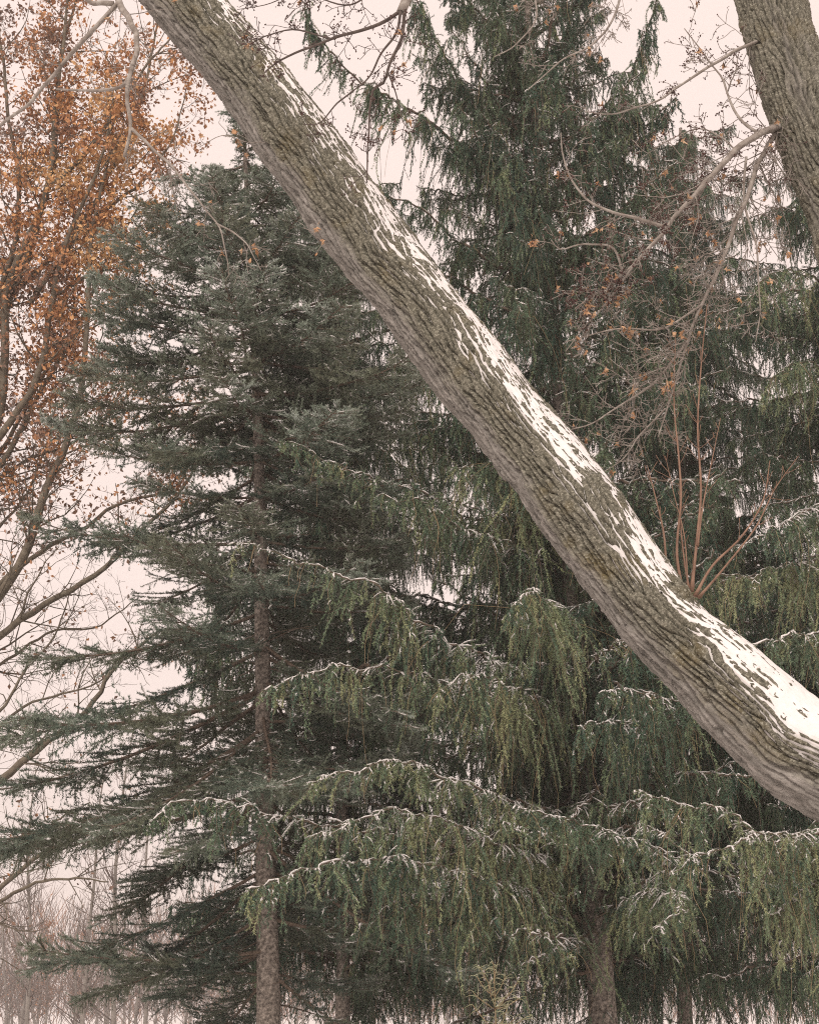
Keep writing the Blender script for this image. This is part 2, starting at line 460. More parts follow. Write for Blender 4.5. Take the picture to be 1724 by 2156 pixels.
    Tw = grow(rng, Q[i, j], dd, np.clip(hq[i] * rng.uniform(0.12, 0.32, len(i)), 0.06, 0.2), 4, 0.5, 0.14)
    needles(rng, fol, Tw, np.clip(qt[i] + rng.normal(0, 0.08, len(i)), 0, 1), nd * 0.62, 0.030, 0.0098, fwd=1.0)
    # snow lies along the axis and on side twigs
    if snow > 0:
        jit = np.clip(0.55 + 1.1 * perlin(np.arange(n) * 0.31, np.zeros(n) + rng.uniform(0, 90)) + rng.normal(0, .28, n), 0.04, 1.4) * np.clip((np.linspace(0, 1, n) - 0.05) * 4, 0, 1)
        off = UPZ * (r0 * np.linspace(1, 0.2, n)[:, None] * 0.7 + 0.006)
        tubes(snw, (A + off + rng.normal(0, .006, A.shape))[None], (0.0095 * np.where(perlin(np.arange(n) * 0.19 + 40, np.zeros(n) + rng.uniform(0, 90)) > -0.12, 1, 0.12) * jit * (0.5 + 0.5 * snow))[None], 5)
        flat = np.abs(nrm(S[:, -1] - S[:, 0])[:, 2]) < 0.84
        pick = flat & (rng.random(m) < 0.85 * snow)
        if pick.any():
            Sp = S[pick][:, 0:5].copy(); Sp[..., 2] += 0.010
            rr = np.array([0.5, 1.0, 1.1, 0.9, 0.25])[None] * rng.uniform(0.003, 0.0105, (pick.sum(), 1)) * rng.uniform(0.55, 1.3, (pick.sum(), 5))
            tubes(snw, Sp, rr, 4)
            needles(rng, snw, S[pick] + [0, 0, 0.004], np.full(pick.sum(), .5), 85, 0.024, 0.009, fwd=0.5, up=1.0)
        pk = rng.random(len(Tw)) < 0.2 * snow
        if pk.any():
            Sp = Tw[pk][:, :3].copy(); Sp[..., 2] += 0.009
            tubes(snw, Sp, np.array([0.5, 1.0, 0.3])[None] * rng.uniform(0.003, 0.008, (pk.sum(), 1)), 4)
            needles(rng, snw, Tw[pk][:, :3] + [0, 0, 0.004], np.full(pk.sum(), .5), 90, 0.022, 0.008, fwd=0.5, up=1.0)
    return (wood.mesh('bough', M_SWOOD), fol.mesh('needles', M_WEEP), snw.mesh('snow', M_SNOW, True) if snw.n else None, th.mesh('thread', M_THREAD) if th.n else None)

def blue_bough(rng, L, droop, upturn, snow=0.3, brown=0.0):
    """stiff layered bough along +X: side twigs lie in the plane of the bough"""
    n = max(14, int(L / 0.07))
    s = np.linspace(0, 1, n)
    A = np.stack([s * L, 0.06 * L * perlin(s * 2.1 + rng.uniform(0, 90), np.zeros(n) + .5), -droop * L * (s ** 0.9) + upturn * L * s ** 3], 1)
    wood, fol, snw = Geo(), Geo(), Geo()
    T = nrm(np.gradient(A, axis=0)); H = nrm(np.cross(T, UPZ))
    tubes(wood, A[None], ((0.007 + 0.007 * L) * np.linspace(1, 0.2, n))[None], 6)
    m = int(L * (26 if L < 2.5 else 21))
    t = np.sort(rng.uniform(0.14, 1, m)); i0 = np.minimum((t * (n - 1)).astype(int), n - 1)
    sg = np.where(rng.random(m) < 0.5, -1, 1)[:, None]
    d = H[i0] * sg * rng.uniform(0.6, 1.1, (m, 1)) + T[i0] * rng.uniform(0.5, 1.0, (m, 1)) + UPZ * rng.uniform(-0.25, 0.25, (m, 1))
    sl = np.minimum(0.32 * L, 0.85) * (0.25 + 0.75 * np.sin(np.clip(t * 0.88 + 0.1, 0, 1) * math.pi) ** 0.8) * rng.uniform(0.35, 1.1, m)
    S = grow(rng, A[i0], d, sl, 7, 0.05, 0.09, 0.05)
    tubes(wood, S[:, ::3], (0.006 * np.linspace(1, 0.5, 3))[None] * np.ones((m, 1)), 3, cap=False)
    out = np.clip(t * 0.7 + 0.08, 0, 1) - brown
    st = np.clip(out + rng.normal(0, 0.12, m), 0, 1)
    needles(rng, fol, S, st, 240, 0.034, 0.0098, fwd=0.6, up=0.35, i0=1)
    needles(rng, fol, A[None, int(n * .5):], np.array([0.5]), 320, 0.023, 0.0055, fwd=0.6, up=0.3)
    k = 5
    i = np.repeat(np.arange(m), k); j = rng.integers(1, 6, len(i))
    ts = nrm(S[i, j + 1] - S[i, j]); hs = nrm(np.cross(ts, UPZ))
    dd = ts * 0.8 + hs * np.where(rng.random((len(i), 1)) < .5, -1, 1) * rng.uniform(.4, 1, (len(i), 1)) + UPZ * rng.uniform(-0.3, 0.2, (len(i), 1))
    tl = np.clip(sl[i] * rng.uniform(0.15, 0.45, len(i)), 0.05, 0.3)
    Tw = grow(rng, S[i, j], dd, tl, 5, 0.02, 0.10, 0.10)
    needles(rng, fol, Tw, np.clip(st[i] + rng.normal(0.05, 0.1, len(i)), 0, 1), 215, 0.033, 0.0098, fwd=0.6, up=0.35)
    # short twigs that hang under the bough
    h = int(L * 26); ih = rng.integers(0, m, h); jh = rng.integers(0, 6, h)
    dh = rng.normal(0, .35, (h, 3)); dh[:, 2] = -0.7
    Hg = grow(rng, S[ih, jh], dh, rng.uniform(.08, .28, h), 5, .35, .12)
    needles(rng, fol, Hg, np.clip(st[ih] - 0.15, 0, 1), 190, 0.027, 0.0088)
    if snow > 0:
        for X, q, r in ((S, 0.28, 0.008), (Tw, 0.14, 0.007)):
            pk = rng.random(len(X)) < q * snow
            a = X[pk][:, 1:5].copy(); a[..., 2] += 0.010
            needles(rng, snw, a, np.full(len(a), .5), 90, 0.026, 0.009, fwd=0.5, up=0.9)
            tubes(snw, a, np.array([0.4, 1, .9, .3])[None] * rng.uniform(0.6, 1.3, (len(a), 1)) * r, 4)
    return (wood.mesh('bough', M_SWOOD), fol.mesh('needles', M_BLUE), snw.mesh('snow', M_SNOW, True) if snw.n else None, None)

def put_bough(parent, meshes, loc=(0, 0, 0), rz=0.0, scale=(1, 1, 1), tilt=0.0):
    o = obj('bough', meshes[0], parent, loc, rz, scale)
    o.rotation_euler = (0, tilt, rz)
    f = obj('needles', meshes[1], o); f['kind'] = 'stuff'
    if meshes[2]: s_ = obj('snow', meshes[2], o); s_['kind'] = 'stuff'
    if meshes[3]: s_ = obj('bare_thread', meshes[3], o); s_['kind'] = 'stuff'
    return o

def spruce_trunk(parent, path, r_base, r_top, n=260, k=56, seed=0):
    A = spline(path, n)
    s = np.linspace(0, 1, n); L = np.linalg.norm(np.diff(A, axis=0), axis=1).sum()
    R = r_base + (r_top - r_base) * s + r_base * 0.5 * np.exp(-s * L / 0.35)
    th = np.linspace(0, 2 * math.pi, k, endpoint=False)
    a = th / (2 * math.pi)
    S, Aa = np.meshgrid(s * L, a, indexing='ij')
    h = 0.012 * np.abs(perlin(Aa * 16, S * 9, 16, seed)) + 0.009 * perlin(Aa * 32, S * 18, 32, seed + 1) + 0.02 * perlin(Aa * 3, S * 0.8, 3, seed + 2)
    rr = R[:, None] + h * (R[:, None] / r_base)
    V = A[:, None, :] + rr[..., None] * np.stack([np.cos(th), np.sin(th), 0 * th], -1)[None]
    idx = np.arange(n * k).reshape(n, k)
    q = np.stack([idx[:-1], np.roll(idx[:-1], -1, 1), np.roll(idx[1:], -1, 1), idx[1:]], -1)
    g = Geo(); g.add(V, None, q.reshape(-1, 4))
    obj('trunk', g.mesh('trunk', M_SBARK, True), parent)
    rg = np.random.default_rng(seed + 500); m = 90                     # dead snags left on the stem
    i = rg.integers(int(n * 0.04), int(n * 0.8), m); az = rg.uniform(0, 2 * math.pi, m)
    dv = np.stack([np.cos(az), np.sin(az), rg.uniform(-0.35, 0.25, m)], 1)
    Pz = grow(rg, A[i] + dv * (R[i] * 0.8)[:, None], dv, rg.uniform(0.15, 0.95, m), 6, 0.05, 0.16)
    g = Geo(); tubes(g, Pz, rg.uniform(0.005, 0.012, m)[:, None] * np.linspace(1, .3, 6)[None], 4)
    o = obj('dead_snags', g.mesh('dead_snags', M_SWOOD), parent); o['kind'] = 'stuff'
    return A

def down_to_ground(pts, d):
    p = WP([(x, y, d) for x, y in pts])
    return np.vstack([[p[0] * [1, 1, 0] + [0, 0, -0.3]], p])

# --- the stiff blue-green spruce at the left
def build_blue_spruce():
    rng = np.random.default_rng(21)
    t = thing('blue_spruce', 'stiff blue green spruce with layered boughs and brown trunk at left', 'tree')
    path = down_to_ground([(566, 2156), (557, 1700), (550, 1200), (540, 800), (524, 500), (512, 225)], 20.0)
    A = spruce_trunk(t, path, 0.160, 0.018, seed=3)
    lib = {}
    for nm, L, dr, up in (('s', 1.1, 0.02, 0.10), ('m', 2.1, 0.14, 0.16), ('l', 2.9, 0.30, 0.14), ('d', 3.4, 0.44, 0.10)):
        lib[nm] = [blue_bough(rng, L, dr + rng.uniform(-.05, .05), up, 0.9 if nm in 'sm' else 0.7, 0.0 if nm in 'sm' else 0.2) + (L,) for _ in range(3)]
    yy = np.array([225, 350, 520, 690, 760, 960, 1160, 1280, 1590, 1800, 2000, 2140])
    rp = np.array([30, 165, 285, 330, 365, 400, 385, 470, 540, 540, 470, 380]) * 0.00635
    py = 235.0
    az0 = 0.0
    while py < 2130:
        q = W(540, py, 20.0); z = q[2]
        base = np.array([np.interp(z, A[:, 2], A[:, k]) for k in range(3)])
        nb = 4 if py < 400 else 6
        for b in range(nb):
            az = az0 + b * 2 * math.pi / nb + rng.normal(0, 0.22)
            dy = 0 if py < 900 else 90
            left = max(0.0, -math.cos(az))
            R = np.interp(py + dy, yy, rp) * (rng.uniform(0.8, 1.08) if py < 900 else rng.uniform(0.6, 0.95)) * (1 + (0.14 if py < 1050 else 0.30) * left)
            if rng.random() < 0.1 or (py > 1700 and math.cos(az + math.pi / 2) > 0.6): continue
            key = 's' if R < 1.35 else 'm' if (R < 2.2 or py < 900) else 'l' if py < 1350 else 'd'
            m = lib[key][rng.integers(0, 3)]
            sc = R / m[4]
            put_bough(t, m[:4], base + [0, 0, rng.uniform(-.12, .12)], az, (sc, max(sc, .8) * rng.choice([-1, 1]) * rng.uniform(.9, 1.2), max(sc, .8) * rng.uniform(.85, 1.1)), rng.normal(0, 0.13))
        az0 += 0.9
        py += rng.uniform(34, 48) if py < 600 else rng.uniform(44, 66) if py < 1000 else rng.uniform(62, 92)
build_blue_spruce()

# --- the weeping spruces: a few shapes shared by the inner boughs, the front boughs each their own
def weep_library(rng):
    lib = []
    for L, el, arch, hang in ((1.5, 0.65, -0.1, 0.45), (1.6, 0.15, 0.15, 0.6), (2.4, 0.35, 0.25, 0.75), (2.5, 0.0, 0.2, 0.9), (3.3, 0.10, 0.30, 0.9), (3.2, -0.2, 0.22, 1.0), (2.0, 0.55, 0.1, 0.55)):
        s = np.linspace(0, 1, 7)
        P = np.stack([L * s, 0.05 * L * np.sin(s * 5 + rng.uniform(0, 6)), L * (math.tan(el) * s - arch * 1.6 * s ** 2 + arch * 0.9 * s ** 3)], 1)
        lib.append(weep_bough(rng, P, hang * 1.05, 0.36, 38, 0.45, 0.2, 0.020 + L * 0.004, 0.05, nd=200) + (L,))  # inner boughs tinted darker than the front ones: interior shade put into the colour
    return lib
rngL = np.random.default_rng(31)
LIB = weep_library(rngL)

def fill_boughs(t, A, rng, y0, y1, d, prof, choose, step, nb, az_range=None):
    py = y0; az0 = rng.uniform(0, 6)
    while py < y1:
        z = W(CX, py, d)[2]
        base = np.array([np.interp(z, A[:, 2], A[:, k]) for k in range(3)])
        for b in range(nb):
            az = az0 + b * 2 * math.pi / nb + rng.normal(0, 0.25)
            if az_range:
                az = rng.uniform(*az_range)
            if py > 1650 and math.cos(az + math.pi / 2) > 0.72: continue
            R = prof(py) * rng.uniform(0.65, 1.1)
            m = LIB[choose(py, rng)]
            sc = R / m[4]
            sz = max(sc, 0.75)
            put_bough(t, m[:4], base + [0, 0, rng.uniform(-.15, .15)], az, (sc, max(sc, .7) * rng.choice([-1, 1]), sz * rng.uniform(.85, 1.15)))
        az0 += 0.8
        py += step * rng.uniform(0.75, 1.25)

def own_bough(t, rng, pts, **kw):
    return put_bough(t, weep_bough(rng, WP(pts), **kw))

def build_weeping_spruce():
    rng = np.random.default_rng(41)
    t = thing('weeping_spruce', 'tall dark weeping spruce with hanging curtains of branchlets at centre', 'tree')
    path = down_to_ground([(1270, 2156), (1235, 1700), (1210, 1300), (1175, 800), (1135, 350), (1110, 0), (1095, -400)], 22.0)
    A = spruce_trunk(t, path, 0.20, 0.03, seed=9)
    yy = [-400, 0, 400, 800, 1200, 1600, 2000]; rr = [1.4, 1.6, 2.3, 2.6, 2.8, 3.0, 3.0]
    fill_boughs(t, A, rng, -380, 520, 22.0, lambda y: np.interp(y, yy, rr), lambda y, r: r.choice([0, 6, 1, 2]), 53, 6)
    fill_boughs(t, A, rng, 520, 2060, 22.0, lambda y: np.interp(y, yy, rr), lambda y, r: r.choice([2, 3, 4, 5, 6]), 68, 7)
    U = dict(hang=0.75, side=0.46, dens=72, snow=0.12, yellow=0.26, t0=0.06, r0=0.034)
    own_bough(t, rng, [(1105, 520, 22), (1000, 335, 21.6), (870, 235, 21.1), (745, 160, 20.6), (680, 90, 20.4), (640, 10, 20.2)], **U)
    own_bough(t, rng, [(1105, 380, 22), (1010, 235, 21.5), (935, 120, 21.0), (890, 30, 20.7), (862, -40, 20.6)], **U)
    own_bough(t, rng, [(1110, 200, 22), (1050, 60, 21.6), (1010, -60, 21.3)], **U)
    own_bough(t, rng, [(1130, 440, 22), (1230, 320, 21.6), (1300, 225, 21.2), (1350, 110, 21), (1395, -40, 20.8)], **U)
    own_bough(t, rng, [(1120, 200, 22), (1190, 60, 21.6), (1240, -50, 21.4)], **U)
    own_bough(t, rng, [(1140, 600, 22), (1010, 540, 21.4), (900, 450, 21), (800, 400, 20.7)], **dict(U, hang=0.4))
    own_bough(t, rng, [(1140, 640, 22), (1240, 520, 21.4), (1350, 400, 20.9), (1440, 330, 20.5)], **U)
    own_bough(t, rng, [(1150, 520, 22), (1110, 480, 21), (1080, 400, 20.3), (1060, 330, 20)], **dict(U, hang=0.9))
    F = dict(hang=0.68, side=0.34, dens=34, snow=0.95, yellow=0.56, t0=0.18, r0=0.022, bare=0.14)
    own_bough(t, rng, [(1195, 1460, 22), (1080, 1410, 20), (970, 1360, 19), (880, 1305, 18.3), (790, 1235, 17.8), (650, 1190, 17.3), (505, 1140, 16.9)], **F)
    own_bough(t, rng, [(1215, 1540, 22), (1080, 1480, 20), (950, 1440, 18.8), (840, 1412, 18.2), (720, 1400, 17.7), (630, 1425, 17.4), (560, 1455, 17.2)], **dict(F, hang=0.7))
    own_bough(t, rng, [(1230, 1740, 22), (1090, 1690, 19.5), (960, 1645, 18.2), (850, 1602, 17.4), (760, 1620, 16.9), (655, 1645, 16.5)], **dict(F, yellow=0.66, snow=1.0))
    own_bough(t, rng, [(1235, 1820, 22), (1110, 1800, 19.8), (970, 1735, 18.2), (850, 1705, 17.4), (740, 1735, 16.8), (645, 1775, 16.4)], **dict(F, hang=0.95, yellow=0.66))
    own_bough(t, rng, [(1240, 1900, 22), (1050, 1860, 19), (880, 1815, 17.5), (740, 1815, 16.8), (620, 1835, 16.2), (515, 1875, 15.8)], **dict(F, hang=0.8))
    own_bough(t, rng, [(1000, 1790, 20), (760, 1748, 18), (600, 1722, 17.2), (480, 1690, 16.8), (390, 1690, 16.5), (310, 1722, 16.3)], **dict(F, hang=0.55, yellow=0.36, t0=0.35))
    own_bough(t, rng, [(1210, 1380, 22), (1185, 1300, 20.5), (1150, 1262, 19.3), (1110, 1250, 18.4), (1085, 1275, 18)], **dict(F, hang=1.3, dens=60, yellow=0.62, side=0.25))
    own_bough(t, rng, [(1195, 1220, 22), (1080, 1150, 20.5), (980, 1110, 19.6), (890, 1060, 19), (800, 1045, 18.5)], **dict(F, hang=0.9, yellow=0.42, snow=0.6))
    own_bough(t, rng, [(1180, 1160, 22), (1100, 1020, 20.8), (1040, 980, 20), (960, 985, 19.4)], **dict(F, hang=1.3, yellow=0.55, snow=0.35, dens=44))
    own_bough(t, rng, [(1180, 1130, 22), (960, 1060, 20), (800, 1010, 18.8), (680, 965, 18.2), (575, 925, 17.8)], **dict(F, hang=0.6, yellow=0.42, snow=0.6))
    own_bough(t, rng, [(1180, 960, 22), (1040, 860, 21), (900, 800, 20.4), (780, 700, 20)], **dict(F, hang=0.8, yellow=0.36, snow=0.3))
    own_bough(t, rng, [(1190, 1060, 22), (1030, 960, 21.3), (880, 930, 20.8), (700, 830, 20.4)], **dict(F, hang=0.6, yellow=0.25, snow=0.2, dens=36))
    own_bough(t, rng, [(1220, 1560, 22), (1150, 1480, 20), (1060, 1440, 18.8), (985, 1420, 18.2), (930, 1450, 18)], **dict(F, hang=1.0, yellow=0.58))
    own_bough(t, rng, [(1250, 1950, 22), (1110, 1900, 20), (960, 1880, 18.6), (840, 1900, 17.8), (760, 1950, 17.5)], **dict(F, hang=1.0, yellow=0.45, snow=0.5))
    own_bough(t, rng, [(1240, 1640, 22), (1330, 1560, 20), (1290, 1520, 18.7), (1220, 1535, 18)], **dict(F, hang=0.8, yellow=0.40))
    own_bough(t, rng, [(1240, 1600, 22), (1400, 1500, 20), (1350, 1455, 18.6), (1265, 1460, 18)], **dict(F, hang=0.8, yellow=0.42))
    own_bough(t, rng, [(1245, 1900, 22), (1420, 1830, 19.5), (1310, 1765, 18), (1190, 1725, 17.4), (1090, 1700, 17)], **dict(F, hang=0.75, yellow=0.42))
    own_bough(t, rng, [(1255, 1930, 22), (1360, 1880, 19.5), (1440, 1890, 18), (1390, 1960, 17.3)], **dict(F, hang=0.5, yellow=0.55))
    N_ = dict(F, dens=7, hang=0.3, side=0.30, sec_every=0.10, snow=1.0, yellow=0.4, t0=0.1, r0=0.026, bare=0.5)
    for pts in ([(1240, 1790, 22), (1330, 1740, 19.5), (1400, 1760, 18), (1470, 1820, 17)], [(1240, 1720, 22), (1300, 1700, 20), (1360, 1690, 18.5), (1450, 1740, 17.3)], [(1235, 1770, 22), (1180, 1765, 20), (1120, 1750, 18.6), (1060, 1735, 17.6)],
                [(1250, 1990, 22), (1180, 1975, 20), (1120, 1960, 18.7), (1060, 1975, 17.8)], [(1215, 1420, 22), (1260, 1380, 20), (1310, 1350, 19), (1370, 1340, 18)], [(1250, 1960, 22), (1200, 1985, 20.5), (1150, 2010, 19.2), (1090, 2030, 18.4)]):
        own_bough(t, rng, pts, **N_)
    own_bough(t, rng, [(1240, 1500, 22), (1400, 1290, 20.5), (1520, 1210, 19.6), (1600, 1230, 19)], **dict(F, hang=1.0, yellow=0.7, snow=0.3))
build_weeping_spruce()

def build_right_spruce():
    rng = np.random.default_rng(51)
    t = thing('edge_spruce', 'weeping spruce at the right edge with yellow green hanging branchlets', 'tree')
    path = down_to_ground([(1860, 2156), (1850, 1200), (1835, 600), (1815, 60)], 23.0)
    A = spruce_trunk(t, path, 0.2, 0.03, n=160, k=40, seed=13)
    yy = [100, 400, 800, 1200, 1600, 2000]; rr = [1.0, 2.2, 3.0, 3.0, 3.0, 3.0]
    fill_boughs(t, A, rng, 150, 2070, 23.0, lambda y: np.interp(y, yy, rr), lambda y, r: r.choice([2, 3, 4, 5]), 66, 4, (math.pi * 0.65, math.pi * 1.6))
    F = dict(hang=0.75, side=0.34, dens=34, snow=0.95, yellow=0.66, t0=0.2, r0=0.022, bare=0.14)
    own_bough(t, rng, [(1850, 1840, 21), (1740, 1770, 18.5), (1640, 1775, 17.4), (1530, 1715, 16.9), (1420, 1685, 16.6), (1330, 1665, 16.4)], **dict(F, hang=1.1, yellow=0.75))
    own_bough(t, rng, [(1860, 1820, 22), (1770, 1760, 18.5), (1700, 1755, 17.2), (1600, 1760, 16.6), (1490, 1800, 16.2), (1420, 1840, 16)], **dict(F, hang=1.05, yellow=0.72))
    own_bough(t, rng, [(1860, 1300, 23), (1760, 1190, 21), (1660, 1190, 20), (1560, 1215, 19.3)], **dict(F, hang=1.0, yellow=0.72, snow=0.35))
    own_bough(t, rng, [(1850, 1000, 23), (1760, 1050, 21), (1690, 1085, 20), (1620, 1120, 19.4), (1555, 1150, 19)], **dict(F, hang=0.55, yellow=0.35))
    own_bough(t, rng, [(1860, 1440, 23), (1770, 1350, 20), (1680, 1335, 19), (1570, 1365, 18.4)], **dict(F, hang=0.8, yellow=0.6))
    own_bough(t, rng, [(1850, 1900, 22), (1760, 1860, 19), (1700, 1870, 18), (1620, 1930, 17.3)], **dict(F, hang=0.8, yellow=0.72))
    own_bough(t, rng, [(1840, 700, 23), (1740, 600, 22), (1640, 570, 21), (1560, 640, 20.6)], **dict(F, hang=0.9, yellow=0.7, snow=0.2, dens=36))
    own_bough(t, rng, [(1840, 900, 23), (1740, 780, 22), (1660, 770, 21), (1590, 850, 20.6)], **dict(F, hang=0.9, yellow=0.65, snow=0.2, dens=36))
build_right_spruce()

def build_back_spruce():
    rng = np.random.default_rng(61)
    for px, top, d, lab, seed in ((722, 360, 27.0, 'dark spruce standing behind, between the blue and weeping spruces', 17), (1440, 270, 27.0, 'dark spruce far behind the red shoots and drooping maple limbs', 19)):
        t = thing('back_spruce', lab, 'tree')
        path = down_to_ground([(px, 2140), (px - 4, 1300), (px - 8, top)], d)
        A = spruce_trunk(t, path, 0.13, 0.03, n=120, k=32, seed=seed)
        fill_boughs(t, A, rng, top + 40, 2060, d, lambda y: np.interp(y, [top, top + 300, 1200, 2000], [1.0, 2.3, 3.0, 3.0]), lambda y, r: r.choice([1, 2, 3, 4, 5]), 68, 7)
build_back_spruce()

# ------------------------------------------------------------------ the orange-leaved tree at the left
def twiggery(rng, P, R, every, L, n=7, levels=2, grav=0.0, noise=0.16, ang=0.9, r=0.35, t0=0.15):
    """side twigs on a limb P (n,3) with radii R: returns list of path batches [(paths, radii)]"""
    out = []
    ln = np.linalg.norm(np.diff(P, axis=0), axis=1).sum()
    m = max(2, int(ln / every))
    t = rng.uniform(t0, 1.0, m); k = len(P)
    i = np.minimum((t * (k - 1)).astype(int), k - 2)
    T = nrm(P[i + 1] - P[i])
    d = T * 0.7 + nrm(np.cross(T, rng.normal(0, 1, (m, 3)))) * ang
    lens = L * rng.uniform(0.35, 1.1, m) * (1.15 - 0.5 * t)
    S = grow(rng, P[i], d, lens, n, grav, noise)
    rad = np.minimum(R[i] * 0.6, r * lens / 12)[:, None] * np.linspace(1, 0.3, n)[None]
    out.append((S, rad))
    prevS, prevR, prevL = S, rad, lens
    for lv in range(levels - 1):
        q = 5 if lv == 0 else 3
        ii = np.repeat(np.arange(len(prevS)), q); jj = rng.integers(1, n - 1, len(ii))
        T = nrm(prevS[ii, jj + 1] - prevS[ii, jj])
        d = T * 0.6 + nrm(np.cross(T, rng.normal(0, 1, T.shape))) * ang
        ls = prevL[ii] * rng.uniform(0.2, 0.5, len(ii))
        S = grow(rng, prevS[ii, jj], d, ls, n, grav, noise)
        rad = np.maximum(prevR[ii, jj] * 0.6, 0.0016)[:, None] * np.linspace(1, 0.45, n)[None]
        out.append((S, rad)); prevS, prevR, prevL = S, rad, ls
    return out

def build_oak():
    rng = np.random.default_rng(71)
    t = thing('oak_tree', 'spreading tree with rust orange dead leaves and curved limbs at left', 'tree')
    D = 26.0
    trunk = down_to_ground([(-330, 2200), (-310, 1900), (-270, 1500), (-215, 1150), (-120, 900)], D)
    A = spline(trunk, 40)
    g = Geo(); tubes(g, A[None], np.linspace(0.36, 0.16, 40)[None], 14); obj('trunk', g.mesh('trunk', M_OAKW, True), t)
    limbs = [   # pixel paths, start radius (m), depth shift
        ([(-215, 1150), (-60, 1000), (2, 860), (10, 720), (18, 600), (88, 440), (112, 330), (120, 200), (138, 60), (150, -60)], .105, 0.0, 0.6),
        ([(-120, 900), (0, 675), (70, 506), (93, 420), (113, 350), (118, 233), (136, 78), (180, -50)], .10, 0.5, 0.7),
        ([(-215, 1150), (-80, 1010), (0, 920), (80, 790), (110, 640), (128, 545), (144, 498), (215, 330), (240, 200)], .085, -0.6, 0.7),
        ([(-240, 1300), (-60, 1070), (0, 985), (82, 834), (167, 682), (220, 560), (300, 420)], .075, 0.3, 0.6),
        ([(-240, 1300), (-60, 1030), (0, 960), (75, 820), (105, 770), (150, 690), (165, 560), (190, 430)], .06, 0.9, 0.6),
        ([(-270, 1500), (-80, 1340), (0, 1256), (58, 1157), (93, 1040), (136, 943), (171, 826), (183, 670), (195, 500), (230, 330)], .105, -0.4, 0.6),
        ([(-270, 1480), (-80, 1300), (0, 1230), (97, 1153), (187, 1110), (250, 1060), (350, 1030), (430, 930)], .07, 0.5, 0.5),
        ([(-280, 1560), (-60, 1390), (0, 1340), (58, 1295), (195, 1215), (253, 1164), (303, 1110), (389, 1020), (450, 900)], .085, 0.2, 0.4),
        ([(-240, 1350), (-80, 1120), (0, 1010), (80, 960), (150, 935), (235, 870), (300, 790)], .06, 0.8, 0.5),
        ([(-300, 1900), (-100, 1720), (0, 1642), (78, 1580), (156, 1521), (206, 1467), (243, 1405), (330, 1330)], .105, -0.5, 0.25),
        ([(-300, 1850), (-90, 1600), (0, 1530), (70, 1480), (200, 1440), (260, 1390)], .05, 0.6, 0.25),
        ([(-310, 2000), (-110, 1900), (0, 1810), (78, 1752), (130, 1720), (190, 1690)], .055, -0.3, 0.15),
        ([(-310, 2000), (-110, 1960), (0, 1872), (78, 1805), (156, 1768), (250, 1725), (330, 1680)], .065, -0.8, 0.15),
        ([(-315, 2030), (-110, 1960), (0, 1898), (58, 1866), (136, 1850), (230, 1855)], .06, -1.0, 0.15),
        ([(-120, 900), (20, 560), (40, 400), (20, 250), (0, 60), (-20, -80)], .07, 0.4, 0.7),
        ([(60, 640), (180, 480), (290, 390), (360, 300), (390, 200)], .05, 0.2, 0.7),
        ([(100, 400), (200, 300), (300, 150), (360, 80), (400, 20)], .05, -0.5, 0.7),
        ([(120, 620), (220, 560), (300, 520), (350, 470)], .04, 0.6, 0.7),
        ([(-280, 1560), (-90, 1430), (0, 1400), (110, 1330), (200, 1320), (290, 1260)], .045, 1.0, 0.2),
        ([(-290, 1700), (-90, 1560), (0, 1500), (60, 1400), (120, 1330), (150, 1230)], .045, 0.2, 0.2),
        ([(-270, 1500), (-80, 1200), (0, 1110), (60, 1030), (110, 900), (120, 760)], .045, 0.9, 0.4),
        ([(-60, 700), (150, 500), (240, 350), (300, 200), (330, 60), (340, -60)], .06, 1.2, 0.7),
    ]
    leaves = []
    for pts, r, dd, leafy in limbs:
        n = 34
        P = spline(WP([(x, y, D + dd * (0.3 + 0.7 * k / len(pts))) for k, (x, y) in enumerate(pts)]), n)
        P = P + rng.normal(0, 0.012, P.shape)
        R = r * np.linspace(1.0, 0.2, n)
        g = Geo(); tubes(g, P[None], R[None], 9)
        br = obj('branch', g.mesh('branch', M_OAKW, True), t)
        tw = twiggery(rng, P, R, 0.28 if leafy > .3 else 0.34, 1.8, 6, 3, -0.04, 0.17, 1.0, 0.16, 0.25)
        g = Geo()
        for S, rad in tw:
            tubes(g, S, np.maximum(rad, 0.0028), 3, cap=False)
        o = obj('twigs', g.mesh('twigs', M_OAKW), br); o['kind'] = 'stuff'
        leaves.append((tw, leafy))
        # snow resting along the upper side of the nearly level limbs
        T = nrm(np.gradient(P, axis=0))
        if pts[0][1] > 1250:
            amt = np.clip(1.2 - np.abs(T[:, 2]) * 1.5, 0, 1) * (0.45 if pts[0][1] < 1700 else 1.0) * np.clip(0.7 + perlin(np.arange(n) * .3, np.zeros(n) + dd * 9), 0, 1.2)
            g = Geo(); tubes(g, (P + UPZ * (R * 0.72)[:, None])[None], np.maximum(R * 0.62 * amt, 0.001)[None], 8)
            obj('snow', g.mesh('snow', M_SNOW, True), br)
    # leaves hang in clumps on the twigs of the upper limbs
    g = Geo()
    pos, tin = [], []
    for tw, leafy in leaves:
        for S, rad in tw[1:]:
            q = S[:, 2:].reshape(-1, 3)
            pos.append(q); tin.append(np.full(len(q), leafy))
    pos = np.vstack(pos); tin = np.concatenate(tin)
    v = pos - EYE
    fz = v @ FWD; sx = CX + FPX * (v @ RIGHT) / fz; sy = CY - FPX * (v @ UPV) / fz
    # crown of this tree: dense and orange in its heart, thin and brown at its rim and low limbs
    heart = np.exp(-(((sx - 225) / 190) ** 2 + ((sy - 400) / 330) ** 2))
    keep = np.clip(0.38 + 0.2 * heart, 0, 1) * np.clip((1150 - sy) / 500 + 0.18, 0.04, 1)
